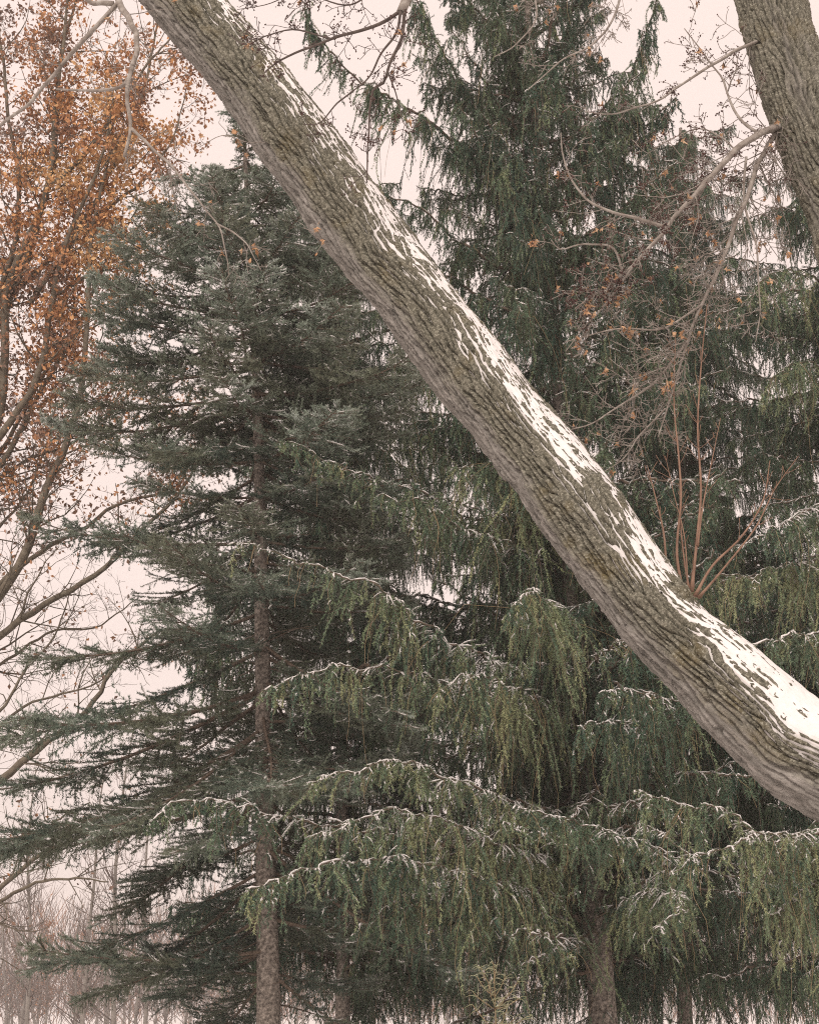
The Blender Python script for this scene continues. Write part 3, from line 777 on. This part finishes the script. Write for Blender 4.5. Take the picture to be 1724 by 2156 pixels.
    keep *= np.clip(0.95 + 0.6 * perlin(sx / 60.0, sy / 60.0, seed=4), 0.3, 1.5)
    nrep = rng.poisson(keep * 2.0 * np.clip(60000 / len(pos), 0.2, 3.0))
    i = np.repeat(np.arange(len(pos)), nrep)
    n = len(i)
    c = pos[i] + rng.normal(0, 0.10, (n, 3))
    s = rng.uniform(0.02, 0.048, n)[:, None]
    a1 = nrm(rng.normal(0, 1, (n, 3)) + [0, 0, -0.6]); a2 = nrm(np.cross(a1, rng.normal(0, 1, (n, 3)))); a3 = np.cross(a1, a2)
    V = np.stack([c - a1 * s * 1.2, c + a2 * s * .75 + a3 * s * .35, c + a1 * s * 1.3, c - a2 * s * .75 + a3 * s * .35], 1)
    f = np.arange(n * 4).reshape(n, 4)
    f3 = np.vstack([f[:, [0, 1, 2]], f[:, [0, 2, 3]]])
    orange = np.clip(0.30 + 0.55 * heart[i] + 0.7 * perlin(sx[i] / 80, sy[i] / 80, seed=8) + rng.normal(0, 0.13, n), 0, 1)
    g.add(V, f3, None, np.repeat(orange, 4))
    o = obj('dead_leaves', g.mesh('dead_leaves', M_OAKL), t); o['kind'] = 'stuff'
    print('oak leaves', n)
build_oak()

# ------------------------------------------------------------------ big maple trunks in front
def trunk_frame(A, toward_cam):
    T = nrm(np.gradient(A, axis=0))
    ref = UPZ if not toward_cam else np.array([0, -1.0, 0])
    U = nrm(ref - (T @ ref)[:, None] * T)
    V = np.cross(T, U)
    if (not toward_cam) and V[:, 1].mean() > 0: V = -V
    return T, U, V

def bark_height(S, a, circ, seed):
    """fissured bark: S metres along, a turn 0..1; 0 on the plates, negative in the fissures"""
    n1 = int(round(circ / 0.034)); n2 = int(round(circ / 0.055)); n3 = int(round(circ / 0.012))
    def lines(n, warp, w, sd):
        ph = a * n + warp
        k = np.floor(ph + 0.5)
        dist = np.abs(ph - k)
        key = (k % n)
        run = perlin(key * 7.31 + 0.37, S * 5.5 + key * 3.7, 256, sd)            # each fissure opens and closes along its length
        wid = w * (0.75 + 0.6 * np.clip(run * 2, -0.5, 1))
        return np.clip(1.25 * (1 - dist / wid), 0, 1) ** 0.55 * sstep(-0.28, 0.02, run)
    w1 = 1.5 * perlin(a * 8, S * 1.7, 8, seed + 3) + 0.6 * perlin(a * 17, S * 4.5, 17, seed + 4) + 0.22 * perlin(a * 40, S * 15, 40, seed + 10)
    w2 = -1.5 * perlin(a * 7, S * 2.6, 7, seed + 11) + 0.7 * perlin(a * 19, S * 6, 19, seed + 12) + 0.9 * S
    f1 = lines(n1, w1, 0.20, seed); f2 = lines(n2, w2, 0.13, seed + 1)
    gate = sstep(-0.35, 0.1, perlin(a * 9, S * 2.2, 9, seed + 6))
    h = -0.044 * np.maximum(f1 * (0.6 + 0.4 * gate), 0.75 * f2)
    h += 0.008 * perlin(a * n1 + w1, S * 24, 256, seed + 13) + 0.012 * perlin(a * n2 + w1, S * 6 + 30, 256, seed + 5) + 0.009 * perlin(a * n3, S * 50, n3, seed + 7)
    return h

def big_trunk(name, parent, A, R, K, mat, toward_cam, seed, moss_fn, knobs=()):
    n = len(A)
    T, U, V = trunk_frame(A, toward_cam)
    S1 = np.concatenate([[0], np.cumsum(np.linalg.norm(np.diff(A, axis=0), axis=1))])
    k1 = int(K * (0.74 if not toward_cam else 0.7)); lo, hi = (-0.7, math.pi) if not toward_cam else (-1.75, 1.75)
    th = np.concatenate([np.linspace(-math.pi, lo, (K - k1) // (1 if hi > 3 else 2), endpoint=False), np.linspace(lo, hi, k1, endpoint=False), np.linspace(hi, math.pi, (K - k1) // 2, endpoint=False) if hi < 3 else []])
    K = len(th)
    a = th / (2 * math.pi) + 0.5
    circ = 2 * math.pi * R.mean()
    SS, AA = np.meshgrid(S1, a, indexing='ij')
    h = bark_height(SS, AA, circ, seed)
    big = 0.030 * perlin(AA * 3, SS * 1.1, 3, seed + 8) + 0.022 * perlin(AA * 6, SS * 2.4, 6, seed + 9)
    for (s0, t0, amp, w) in knobs:
        big = big + amp * np.exp(-(((SS - s0) / w) ** 2 + ((((AA - .5) * 2 * math.pi - t0) * R.mean()) / (w * .7)) ** 2))
    rr = R[:, None] + h + big
    D = np.cos(th)[None, :, None] * U[:, None, :] + np.sin(th)[None, :, None] * V[:, None, :]
    X = A[:, None, :] + rr[..., None] * D
    idx = np.arange(n * K).reshape(n, K)
    q = np.stack([idx[:-1], np.roll(idx[:-1], -1, 1), np.roll(idx[1:], -1, 1), idx[1:]], -1)
    g = Geo(); g.add(X, None, q.reshape(-1, 4))
    TH = np.broadcast_to(th[None], (n, K))
    st = np.stack([SS, np.abs(AA - 0.5) * circ * 1.0, TH], -1).reshape(-1, 3)
    ms = moss_fn(TH, SS).reshape(-1)
    o = obj(name, g.mesh(name, mat, True, {'st': st, 'moss': ms}), parent)
    return dict(A=A, R=R, U=U, V=V, S=S1, circ=circ, big=big, th=th)

def leaf_meshes(rng, count):
    """curled dead maple leaves: lobed outline round a folded midrib"""
    out = []
    for k in range(count):
        lob = [(0, -1.0), (0.35, -0.75), (0.9, -0.55), (0.6, -0.2), (1.05, 0.35), (0.5, 0.25), (0.55, 0.75), (0.22, 0.6), (0, 1.2)]
        pts = lob + [(-x, y) for x, y in lob[-2:0:-1]]
        v = [(0, 0, 0)]
        fold = rng.uniform(0.7, 1.35); curl = rng.uniform(-0.9, 0.9)
        for x, y in pts:
            x *= rng.uniform(.7, 1.05); y *= rng.uniform(.85, 1.1)
            v.append((x * math.cos(fold) + rng.normal(0, .1), y * rng.uniform(.6, 1) + rng.normal(0, .1), abs(x) * math.sin(fold) + curl * y * y + rng.normal(0, .12)))
        m = len(pts)
        f = [(0, 1 + j, 1 + (j + 1) % m) for j in range(m)]
        s = len(v)
        v += [(-.04, -1, 0), (.04, -1, 0), (0, -2.0, 0.25)]
        f.append((s, s + 1, s + 2))
        g = Geo(); g.add(np.array(v) * 0.031, np.array(f)); out.append(g.mesh('leaf', M_MLEAF))
    return out
LEAVES = leaf_meshes(np.random.default_rng(81), 10)

def put_leaf(rng, parent, p):
    o = obj('leaf', LEAVES[rng.integers(0, 10)], parent, tuple(p))
    o.rotation_euler = (rng.uniform(-0.7, 0.7) + math.pi / 2, rng.uniform(-.6, .6) + math.pi, rng.uniform(0, 6.28))
    s = rng.uniform(0.65, 1.2); o.scale = (s * rng.uniform(.6, 1.1), s, s)

def buds(rng, geo, tips):
    """clusters of round buds at twig ends"""
    for _ in range(3):
        keep = rng.random(len(tips)) < 0.7
        c = tips[keep] + rng.normal(0, 0.007, (keep.sum(), 3))
        B = len(c)
        if B == 0: continue
        r = rng.uniform(0.0035, 0.0062, B)[:, None, None]
        o = np.array([[1, 0, 0], [-1, 0, 0], [0, 1, 0], [0, -1, 0], [0, 0, 1.25], [0, 0, -1.25]])[None]
        V = c[:, None, :] + o * r
        f = np.array([[0, 2, 4], [2, 1, 4], [1, 3, 4], [3, 0, 4], [2, 0, 5], [1, 2, 5], [3, 1, 5], [0, 3, 5]])
        geo.add(V, (f[None] + np.arange(B)[:, None, None] * 6).reshape(-1, 3))

def maple_branch(rng, parent, pts, r0, r1, every=0.09, L=0.45, levels=2, mat=None, leafs=0, bud=True, grav=-0.02, noise=0.2, t0=0.1, side=10):
    mat = mat or M_TWIG
    P0 = WP(pts); n = max(16, int(np.linalg.norm(np.diff(P0, axis=0), axis=1).sum() / 0.04))
    P = spline(P0, n)
    w = np.stack([perlin(np.arange(n) * 0.21 + rng.uniform(0, 200), np.zeros(n) + k + .4) for k in range(3)], 1)
    P = P + w * (0.6 * r0 + 0.012) * np.sin(np.linspace(0, math.pi, n))[:, None]
    R = np.linspace(r0, r1, n) * (1 + 0.10 * perlin(np.arange(n) * 0.45, np.zeros(n) + r0 * 900))
    g = Geo(); tubes(g, P[None], R[None], side)
    br = obj('branch', g.mesh('branch', mat, True), parent)
    if every:
        tw = twiggery(rng, P, R, every, L, 5, levels, grav, noise, 1.0, 0.14, t0)
        g = Geo()
        for S, rad in tw: tubes(g, S, np.clip(rad, 0.0022, None), 3, cap=False)
        o = obj('twigs', g.mesh('twigs', mat, True), br); o['kind'] = 'stuff'
        tips = np.vstack([S[:, -1] for S, _ in tw])
        if bud:
            g = Geo(); buds(rng, g, tips); mid = np.vstack([S[:, 3] for S, _ in tw[1:]] or [tips[:0]]); buds(rng, g, mid[rng.random(len(mid)) < .6])
            o = obj('buds', g.mesh('buds', M_BUD), br); o['kind'] = 'stuff'
        for q in rng.choice(len(tips), min(leafs, len(tips)), replace=False):
            put_leaf(rng, parent, tips[q])
    return P

def build_leaning_maple():
    rng = np.random.default_rng(91)
    t = thing('leaning_maple', 'big leaning tree trunk with fissured mossy bark and snow on top', 'tree')
    edge = [  # lower edge, upper edge, distance
        ((290, 0), (476, 0)), ((398, 125), (592, 132)), ((500, 265), (700, 265)), ((590, 385), (792, 390)), ((690, 530), (893, 530)), ((770, 630), (970, 632)),
        ((880, 775), (1095, 778)), ((960, 880), (1180, 882)), ((1040, 972), (1250, 972)), ((1110, 1075), (1335, 1076)), ((1200, 1190), (1415, 1190)), ((1290, 1325), (1520, 1325)),
        ((1400, 1457), (1688, 1457))]
    cen = [((a[0] + b[0]) / 2, (a[1] + b[1]) / 2) for a, b in edge]
    wid = []
    for k in range(len(cen)):
        a, b = cen[max(k - 1, 0)], cen[min(k + 1, len(cen) - 1)]
        tx, ty = b[0] - a[0], b[1] - a[1]; l = math.hypot(tx, ty)
        wid.append(abs((edge[k][1][0] - edge[k][0][0]) * ty / l))
    cen = cen + [(1640, 1545), (1724, 1603), (1850, 1676), (1990, 1790), (2085, 1970), (2130, 2280), (2150, 2700)]
    wid = wid + [210, 219, 232, 248, 270, 300, 340]
    cen = [(165, -262), (316, -78)] + cen
    wid = [125, 138] + wid
    dist = np.interp(np.arange(len(cen)), [0, 14, 21], [9.8, 7.7, 7.1])
    P = WP([(c[0], c[1], d) for c, d in zip(cen, dist)])
    depth = (P - EYE) @ FWD
    R = np.array(wid) * depth / FPX / 2
    PR = spline(np.hstack([P, R[:, None]]), 4000)
    v = PR[:, :3] - EYE; sy = CY - FPX * (v @ UPV) / (v @ FWD); sx = CX + FPX * (v @ RIGHT) / (v @ FWD)
    inside = (sy > -30) & (sx < 1780)
    step = np.where(inside, 1.0, 0.2)
    cs = np.cumsum(step); n = 800
    ii = np.interp(np.linspace(cs[0], cs[-1], n), cs, np.arange(4000))
    PR = np.stack([np.interp(ii, np.arange(4000), PR[:, k]) for k in range(4)], 1)[::-1]
    A, R = PR[:, :3], PR[:, 3] - 0.003
    def moss(TH, SS):
        return sstep(2.5, 1.5, TH + 0.35 * perlin(SS * 1.3, TH * 1.5 + 9)) * sstep(-2.2, -1.2, TH)
    # old branch scars: a swelling with a sunken middle
    v = A - EYE; sxx = CX + FPX * (v @ RIGHT) / (v @ FWD)
    Sl = np.concatenate([[0], np.cumsum(np.linalg.norm(np.diff(A, axis=0), axis=1))])
    at = lambda x: Sl[np.argmin(np.abs(sxx - x))]
    KN = [(at(1395), 1.35, 0.035, 0.10), (at(1395), 1.35, -0.030, 0.045), (at(965), 1.75, 0.022, 0.06), (at(965), 1.75, -0.022, 0.028), (at(620), 2.0, 0.02, 0.08), (at(1130), 2.55, 0.025, 0.12), (at(740), 2.6, 0.02, 0.15), (at(1560), 2.3, 0.022, 0.12), (at(1250), 0.6, 0.02, 0.14), (at(1385), 0.25, 0.03, 0.09)]
    F = big_trunk('trunk', t, A, R, 210, M_BARK, False, 2, moss, knobs=KN)
    # snow: lies in the fissures of the upper side, thicker towards the butt
    S, th = F['S'], np.linspace(-0.9, 1.85, 96)
    v = A - EYE; sx = CX + FPX * (v @ RIGHT) / (v @ FWD)
    SS, TH = np.meshgrid(S, th, indexing='ij')
    AA = TH / (2 * math.pi) + 0.5
    big = 0.030 * perlin(AA * 3, SS * 1.1, 3, 10) + 0.022 * perlin(AA * 6, SS * 2.4, 6, 11)
    low = sstep(1380, 1680, sx)[:, None]          # the flatter butt carries more
    mid = sstep(700, 1250, sx)[:, None]
    ang = np.abs(TH - 0.25)
    wv = 0.16 * perlin(SS * 1.7, TH * 2.0 + 40, 256, 12) + 0.16 * perlin(SS * 4, TH * 9 + 11, 256, 13)
    cover = sstep(1.48 + 0.34 * low, 0.33 + 0.52 * low, ang + wv)
    lev = -0.046 + (0.0350 + 0.003 * mid + 0.011 * low) * cover + 0.0085 * (1 - 0.6 * low) * sstep(0.9, 0.2, ang + wv) + 0.009 * perlin(SS * 5, TH * 34 + 20, 256, 16) * (1 - 0.6 * low) + 0.005 * perlin(SS * 14, TH * 9 + 50, 256, 14) + 0.003 * perlin(SS * 7, TH * 16 + 50, 256, 15) * (1 - low)
    lev = np.minimum(lev, 0.016)
    rr = R[:, None] + big + lev
    Xs = A[:, None] + rr[..., None] * (np.cos(TH)[..., None] * F['U'][:, None] + np.sin(TH)[..., None] * F['V'][:, None])
    idx = np.arange(Xs.shape[0] * Xs.shape[1]).reshape(Xs.shape[:2])
    q = np.stack([idx[:-1, :-1], idx[:-1, 1:], idx[1:, 1:], idx[1:, :-1]], -1)
    g = Geo(); g.add(Xs, None, q.reshape(-1, 4)); obj('snow', g.mesh('snow', M_SNOW, True), t)
    # reddish shoots that rise from the upper side of the trunk
    d = 8.15
    shoots = [([(1436, 1245), (1424, 1160), (1433, 1050), (1428, 960), (1418, 840), (1422, 700)], .0095), ([(1452, 1250), (1440, 1180), (1432, 1100), (1430, 1000)], .0075),
              ([(1455, 1245), (1466, 1140), (1475, 1030), (1468, 900), (1476, 760), (1488, 640)], .010), ([(1468, 1150), (1480, 1060), (1500, 960), (1516, 880)], .006),
              ([(1462, 1255), (1500, 1190), (1560, 1130), (1605, 1055), (1620, 970)], .0095), ([(1470, 1258), (1520, 1200), (1590, 1110), (1630, 1030), (1680, 960)], .008),
              ([(1402, 1190), (1396, 1120), (1380, 1050), (1362, 980)], .008), ([(1448, 1240), (1440, 1130), (1418, 1040), (1400, 960)], .005)]
    for pts, r in shoots:
        pts3 = [(x, y, d - 0.05 + 0.05 * k) for k, (x, y) in enumerate(pts)]
        P = spline(WP(pts3), 24)
        g = Geo(); tubes(g, P[None], (r * 0.85 * (np.linspace(1, 0.3, 24) + 0.7 * np.exp(-np.arange(24) / 0.8)))[None], 7)
        tw = twiggery(rng, P, r * np.linspace(1, .35, 24), 0.10, 0.16, 6, 1, -0.1, 0.1, 0.8, 0.1, 0.4)
        for Sx, rad in tw: tubes(g, Sx, np.maximum(rad, 0.0016), 4)
        obj('shoot', g.mesh('shoot', M_SHOOT, True), t)
    # limb that hangs down from the leaning stem at the upper left
    D = 9.3
    maple_branch(rng, t, [(268, -120, 9.55), (246, -60, 9.45), (250, 5, D), (285, 60, 9.1), (290, 110, 9.0), (275, 160, 8.9), (268, 215, 8.9), (275, 275, 8.9), (262, 330, 8.9)], .030, .010, 0.12, 0.38, 2, M_TWIG, 4, False, 0.05)
    maple_branch(rng, t, [(277, 150, 8.95), (262, 180, 9), (225, 190, 9.0), (170, 190, 9.1), (120, 188, 9.2)], .014, .006, 0.2, 0.3, 2, M_TWIG, 2, False)
    maple_branch(rng, t, [(250, 5, D), (200, 60, 9.3), (135, 130, 9.4), (70, 210, 9.5), (10, 255, 9.6), (-40, 300, 9.6)], .017, .009, 0.25, 0.35, 2, M_TWIG, 3, False)
    maple_branch(rng, t, [(275, 268, 8.9), (330, 320, 8.8), (380, 370, 8.7), (430, 440, 8.6), (462, 480, 8.6), (478, 540, 8.6), (482, 580, 8.6)], .0105, .003, 0.09, 0.30, 2, M_TWIG, 6, False, 0.03)
    maple_branch(rng, t, [(455, 470, 8.6), (500, 495, 8.6), (530, 530, 8.6), (550, 570, 8.6)], .006, .002, 0.08, 0.22, 2, M_TWIG, 4, False, 0.03)
    maple_branch(rng, t, [(240, 8, D), (190, 2, 9.3), (150, -30, 9.3)], .02, .012, None)
    # twigs with leaves against the lower edge of the stem
    maple_branch(rng, t, [(560, 300, 8.9), (520, 300, 8.7), (470, 285, 8.6), (420, 310, 8.6)], .004, .002, 0.06, 0.16, 1, M_TWIG, 6, False)
    maple_branch(rng, t, [(690, 520, 8.8), (660, 490, 8.6), (640, 480, 8.6)], .004, .002, 0.06, 0.12, 1, M_TWIG, 3, False)
build_leaning_maple()

def build_upright_maple():
    rng = np.random.default_rng(101)
    t = thing('upright_maple', 'rough barked upright tree trunk at the top right with drooping limbs', 'tree')
    cen = [(1500, -420), (1562, -200), (1618, 0), (1648, 100), (1682, 210), (1720, 320), (1770, 420), (1810, 540), (1880, 800), (1950, 1200), (2000, 1700), (2040, 2200), (2060, 2700)]
    wid = [135, 140, 143, 146, 150, 155, 160, 166, 178, 190, 215, 240, 290]
    dist = np.linspace(8.9, 8.0, len(cen))
    P = WP([(c[0], c[1], d) for c, d in zip(cen, dist)])
    R = np.array(wid) * ((P - EYE) @ FWD) / FPX / 2
    PR = spline(np.hstack([P, R[:, None]]), 3000)
    v = PR[:, :3] - EYE; sy = CY - FPX * (v @ UPV) / (v @ FWD)
    cs = np.cumsum(np.where((sy > -30) & (sy < 650), 1.0, 0.12)); n = 330
    ii = np.interp(np.linspace(cs[0], cs[-1], n), cs, np.arange(3000))
    PR = np.stack([np.interp(ii, np.arange(3000), PR[:, k]) for k in range(4)], 1)[::-1]
    big_trunk('trunk', t, PR[:, :3], PR[:, 3], 190, M_BARK2, True, 22, lambda TH, SS: 0.72 + 0.35 * perlin(TH * 1.2 + 20, SS * 1.4))
    B = lambda *a, **k: maple_branch(rng, t, *a, **k)
    # limbs on its left side
    B([(1690, 262, 8.62), (1640, 268, 8.5), (1590, 285, 8.35), (1520, 345, 8.3), (1450, 425, 8.3), (1400, 480, 8.3), (1345, 545, 8.3), (1280, 600, 8.3), (1210, 650, 8.3)], .025, .005, 0.055, 0.5, 3, leafs=26, bud=True)
    B([(1400, 478, 8.3), (1345, 462, 8.25), (1290, 450, 8.2), (1240, 425, 8.2), (1200, 380, 8.2), (1185, 330, 8.2), (1180, 280, 8.2)], .012, .003, 0.10, 0.30, 2, leafs=6)
    B([(1310, 575, 8.3), (1290, 520, 8.25), (1230, 515, 8.2), (1180, 525, 8.2), (1160, 505, 8.2)], .008, .003, 0.10, 0.28, 2, leafs=6)
    B([(1672, 215, 8.62), (1630, 285, 8.5), (1585, 370, 8.4), (1550, 470, 8.4), (1510, 560, 8.4), (1470, 660, 8.4), (1440, 740, 8.4), (1410, 840, 8.4), (1385, 920, 8.4)], .019, .004, 0.045, 0.55, 3, leafs=24, bud=False)
    B([(1450, 715, 8.4), (1380, 800, 8.4), (1310, 850, 8.4), (1250, 890, 8.4), (1200, 905, 8.4)], .009, .003, 0.045, 0.42, 3, leafs=14, bud=False)
    B([(1480, 640, 8.4), (1400, 690, 8.35), (1330, 690, 8.3), (1260, 700, 8.3), (1190, 720, 8.3)], .007, .003, 0.07, 0.3, 3, leafs=16, bud=False)
    B([(1340, 545, 8.3), (1290, 620, 8.3), (1230, 690, 8.3), (1190, 740, 8.3)], .007, .003, 0.07, 0.28, 3, leafs=16, bud=False)
    B([(1400, 860, 8.4), (1350, 910, 8.4), (1320, 960, 8.4), (1260, 1000, 8.4)], .006, .002, 0.07, 0.3, 3, leafs=3, bud=False)
    B([(1640, 80, 8.68), (1600, 86, 8.6), (1540, 110, 8.5), (1480, 150, 8.5), (1420, 190, 8.5), (1360, 220, 8.5), (1290, 240, 8.5), (1230, 235, 8.5)], .013, .003, 0.08, 0.34, 2, leafs=5)
    B([(1595, 280, 8.35), (1560, 255, 8.4), (1530, 200, 8.5), (1515, 155, 8.5), (1470, 100, 8.5), (1440, 60, 8.5)], .010, .003, 0.07, 0.3, 2, leafs=2)
    B([(1560, 330, 8.35), (1520, 290, 8.4), (1470, 270, 8.4), (1400, 300, 8.4), (1340, 340, 8.4)], .006, .002, 0.08, 0.28, 2, leafs=3)
    B([(1570, 330, 8.35), (1566, 420, 8.4), (1590, 520, 8.4), (1600, 640, 8.4), (1590, 720, 8.4)], .008, .003, 0.08, 0.4, 3, leafs=14, bud=False)
    # a limb that leaves above the frame and comes down over the middle
    B([(1520, -330, 8.75), (1300, -380, 8.6), (1050, -280, 8.5), (920, -130, 8.4), (860, -10, 8.4), (845, 25, 8.4)], .050, .030, None)
    dk = dict(mat=M_DTWIG)
    B([(848, 20, 8.4), (800, 50, 8.4), (740, 68, 8.4), (690, 88, 8.4), (640, 105, 8.4), (590, 128, 8.45), (560, 150, 8.5)], .013, .005, 0.10, 0.30, 2, **dk)
    B([(700, 82, 8.4), (620, 64, 8.4), (560, 75, 8.4), (520, 95, 8.45), (480, 70, 8.5)], .006, .003, 0.07, 0.28, 2, leafs=4, **dk)
    B([(845, 15, 8.4), (835, 60, 8.35), (800, 115, 8.3), (775, 165, 8.3), (745, 190, 8.3)], .010, .004, 0.12, 0.25, 2, **dk)
    B([(852, 20, 8.4), (845, 80, 8.35), (822, 130, 8.3), (805, 175, 8.3), (782, 190, 8.3), (778, 250, 8.3), (775, 330, 8.3), (772, 385, 8.3)], .012, .004, 0.10, 0.28, 2, leafs=3, **dk)
    B([(815, 145, 8.3), (835, 200, 8.3), (850, 260, 8.3), (880, 280, 8.3)], .005, .002, 0.08, 0.22, 2, leafs=3, **dk)
    B([(745, 190, 8.3), (700, 230, 8.3), (670, 260, 8.35), (640, 262, 8.4)], .006, .003, 0.10, 0.22, 2, **dk)
    B([(850, 0, 8.4), (800, -20, 8.4), (740, 10, 8.4), (690, 5, 8.4), (640, -20, 8.4), (560, 10, 8.4), (500, 20, 8.5)], .007, .002, 0.07, 0.25, 2, leafs=2, **dk)
    B([(1300, -380, 8.6), (1320, -150, 8.5), (1300, 20, 8.4), (1250, 90, 8.4), (1180, 130, 8.4), (1110, 190, 8.4)], .016, .003, 0.10, 0.35, 3, leafs=16, bud=False)
    B([(1050, -280, 8.5), (1100, -100, 8.4), (1130, 20, 8.4), (1090, 90, 8.4), (1040, 120, 8.4)], .012, .003, 0.10, 0.3, 3, leafs=14, bud=False)
build_upright_maple()

# ------------------------------------------------------------------ small things at the foot
def build_small():
    rng = np.random.default_rng(111)
    t = thing('young_pine', 'small pale young pine with curly needles at the bottom centre', 'tree')
    b = W(1040, 2300, 15.0); b[2] = 0
    top = W(1040, 2050, 15.0)
    P = spline(np.array([b, (b + top) / 2 + [0.02, 0, 0], top]), 20)
    g = Geo(); tubes(g, P[None], np.linspace(.014, .004, 20)[None], 6)
    r = P[rng.integers(9, 20, 26)]
    d = rng.normal(0, 1, (26, 3)); d[:, 2] = rng.uniform(0.1, 0.9, 26)
    S = grow(rng, r, d, rng.uniform(.15, .34, 26), 6, -0.12, .1)
    tubes(g, S, .004 * np.ones((26, 6)), 4)
    obj('trunk', g.mesh('trunk', M_THREAD, True), t)
    g = Geo()
    A = np.vstack([S[:, 2:].reshape(-1, 3), S[:, 2:].reshape(-1, 3), P[14:]])
    A = A[rng.integers(0, len(A), 320)]
    dd = rng.normal(0, .8, A.shape); dd[:, 2] = np.abs(dd[:, 2]) + .25
    N = grow(rng, A, dd, rng.uniform(.06, .13, len(A)), 6, .22, .12)
    tubes(g, N, .0036 * np.linspace(1, .4, 6)[None] * np.ones((len(A), 1)), 3)
    o = obj('needles', g.mesh('needles', M_PALE), t); o['kind'] = 'stuff'
build_small()

# ------------------------------------------------------------------ thin snowy air
def build_haze():
    v = [(x, y, z) for z in (-1.2, 28.0) for y in (-40.0, 215.0) for x in (-110.0, 110.0)]
    g = Geo(); g.add(np.array(v), None, np.array([[0, 2, 3, 1], [4, 5, 7, 6], [0, 1, 5, 4], [2, 6, 7, 3], [0, 4, 6, 2], [1, 3, 7, 5]]))
    m = bpy.data.materials.new('haze'); m.use_nodes = True
    nt = m.node_tree; nt.nodes.clear()
    o_ = nt.nodes.new('ShaderNodeOutputMaterial'); p = nt.nodes.new('ShaderNodeVolumePrincipled')
    p.inputs['Color'].default_value = (0.95, 0.93, 0.92, 1); p.inputs['Density'].default_value = 0.0016
    nt.links.new(p.outputs[0], o_.inputs['Volume'])
    o = obj('haze', g.mesh('haze', m)); o['kind'] = 'stuff'; o['label'] = 'thin pale snowy air between the trees'
build_haze()

tot = sum(len(m.polygons) for m in bpy.data.meshes)
print('polygons', tot, 'objects', len(bpy.data.objects))
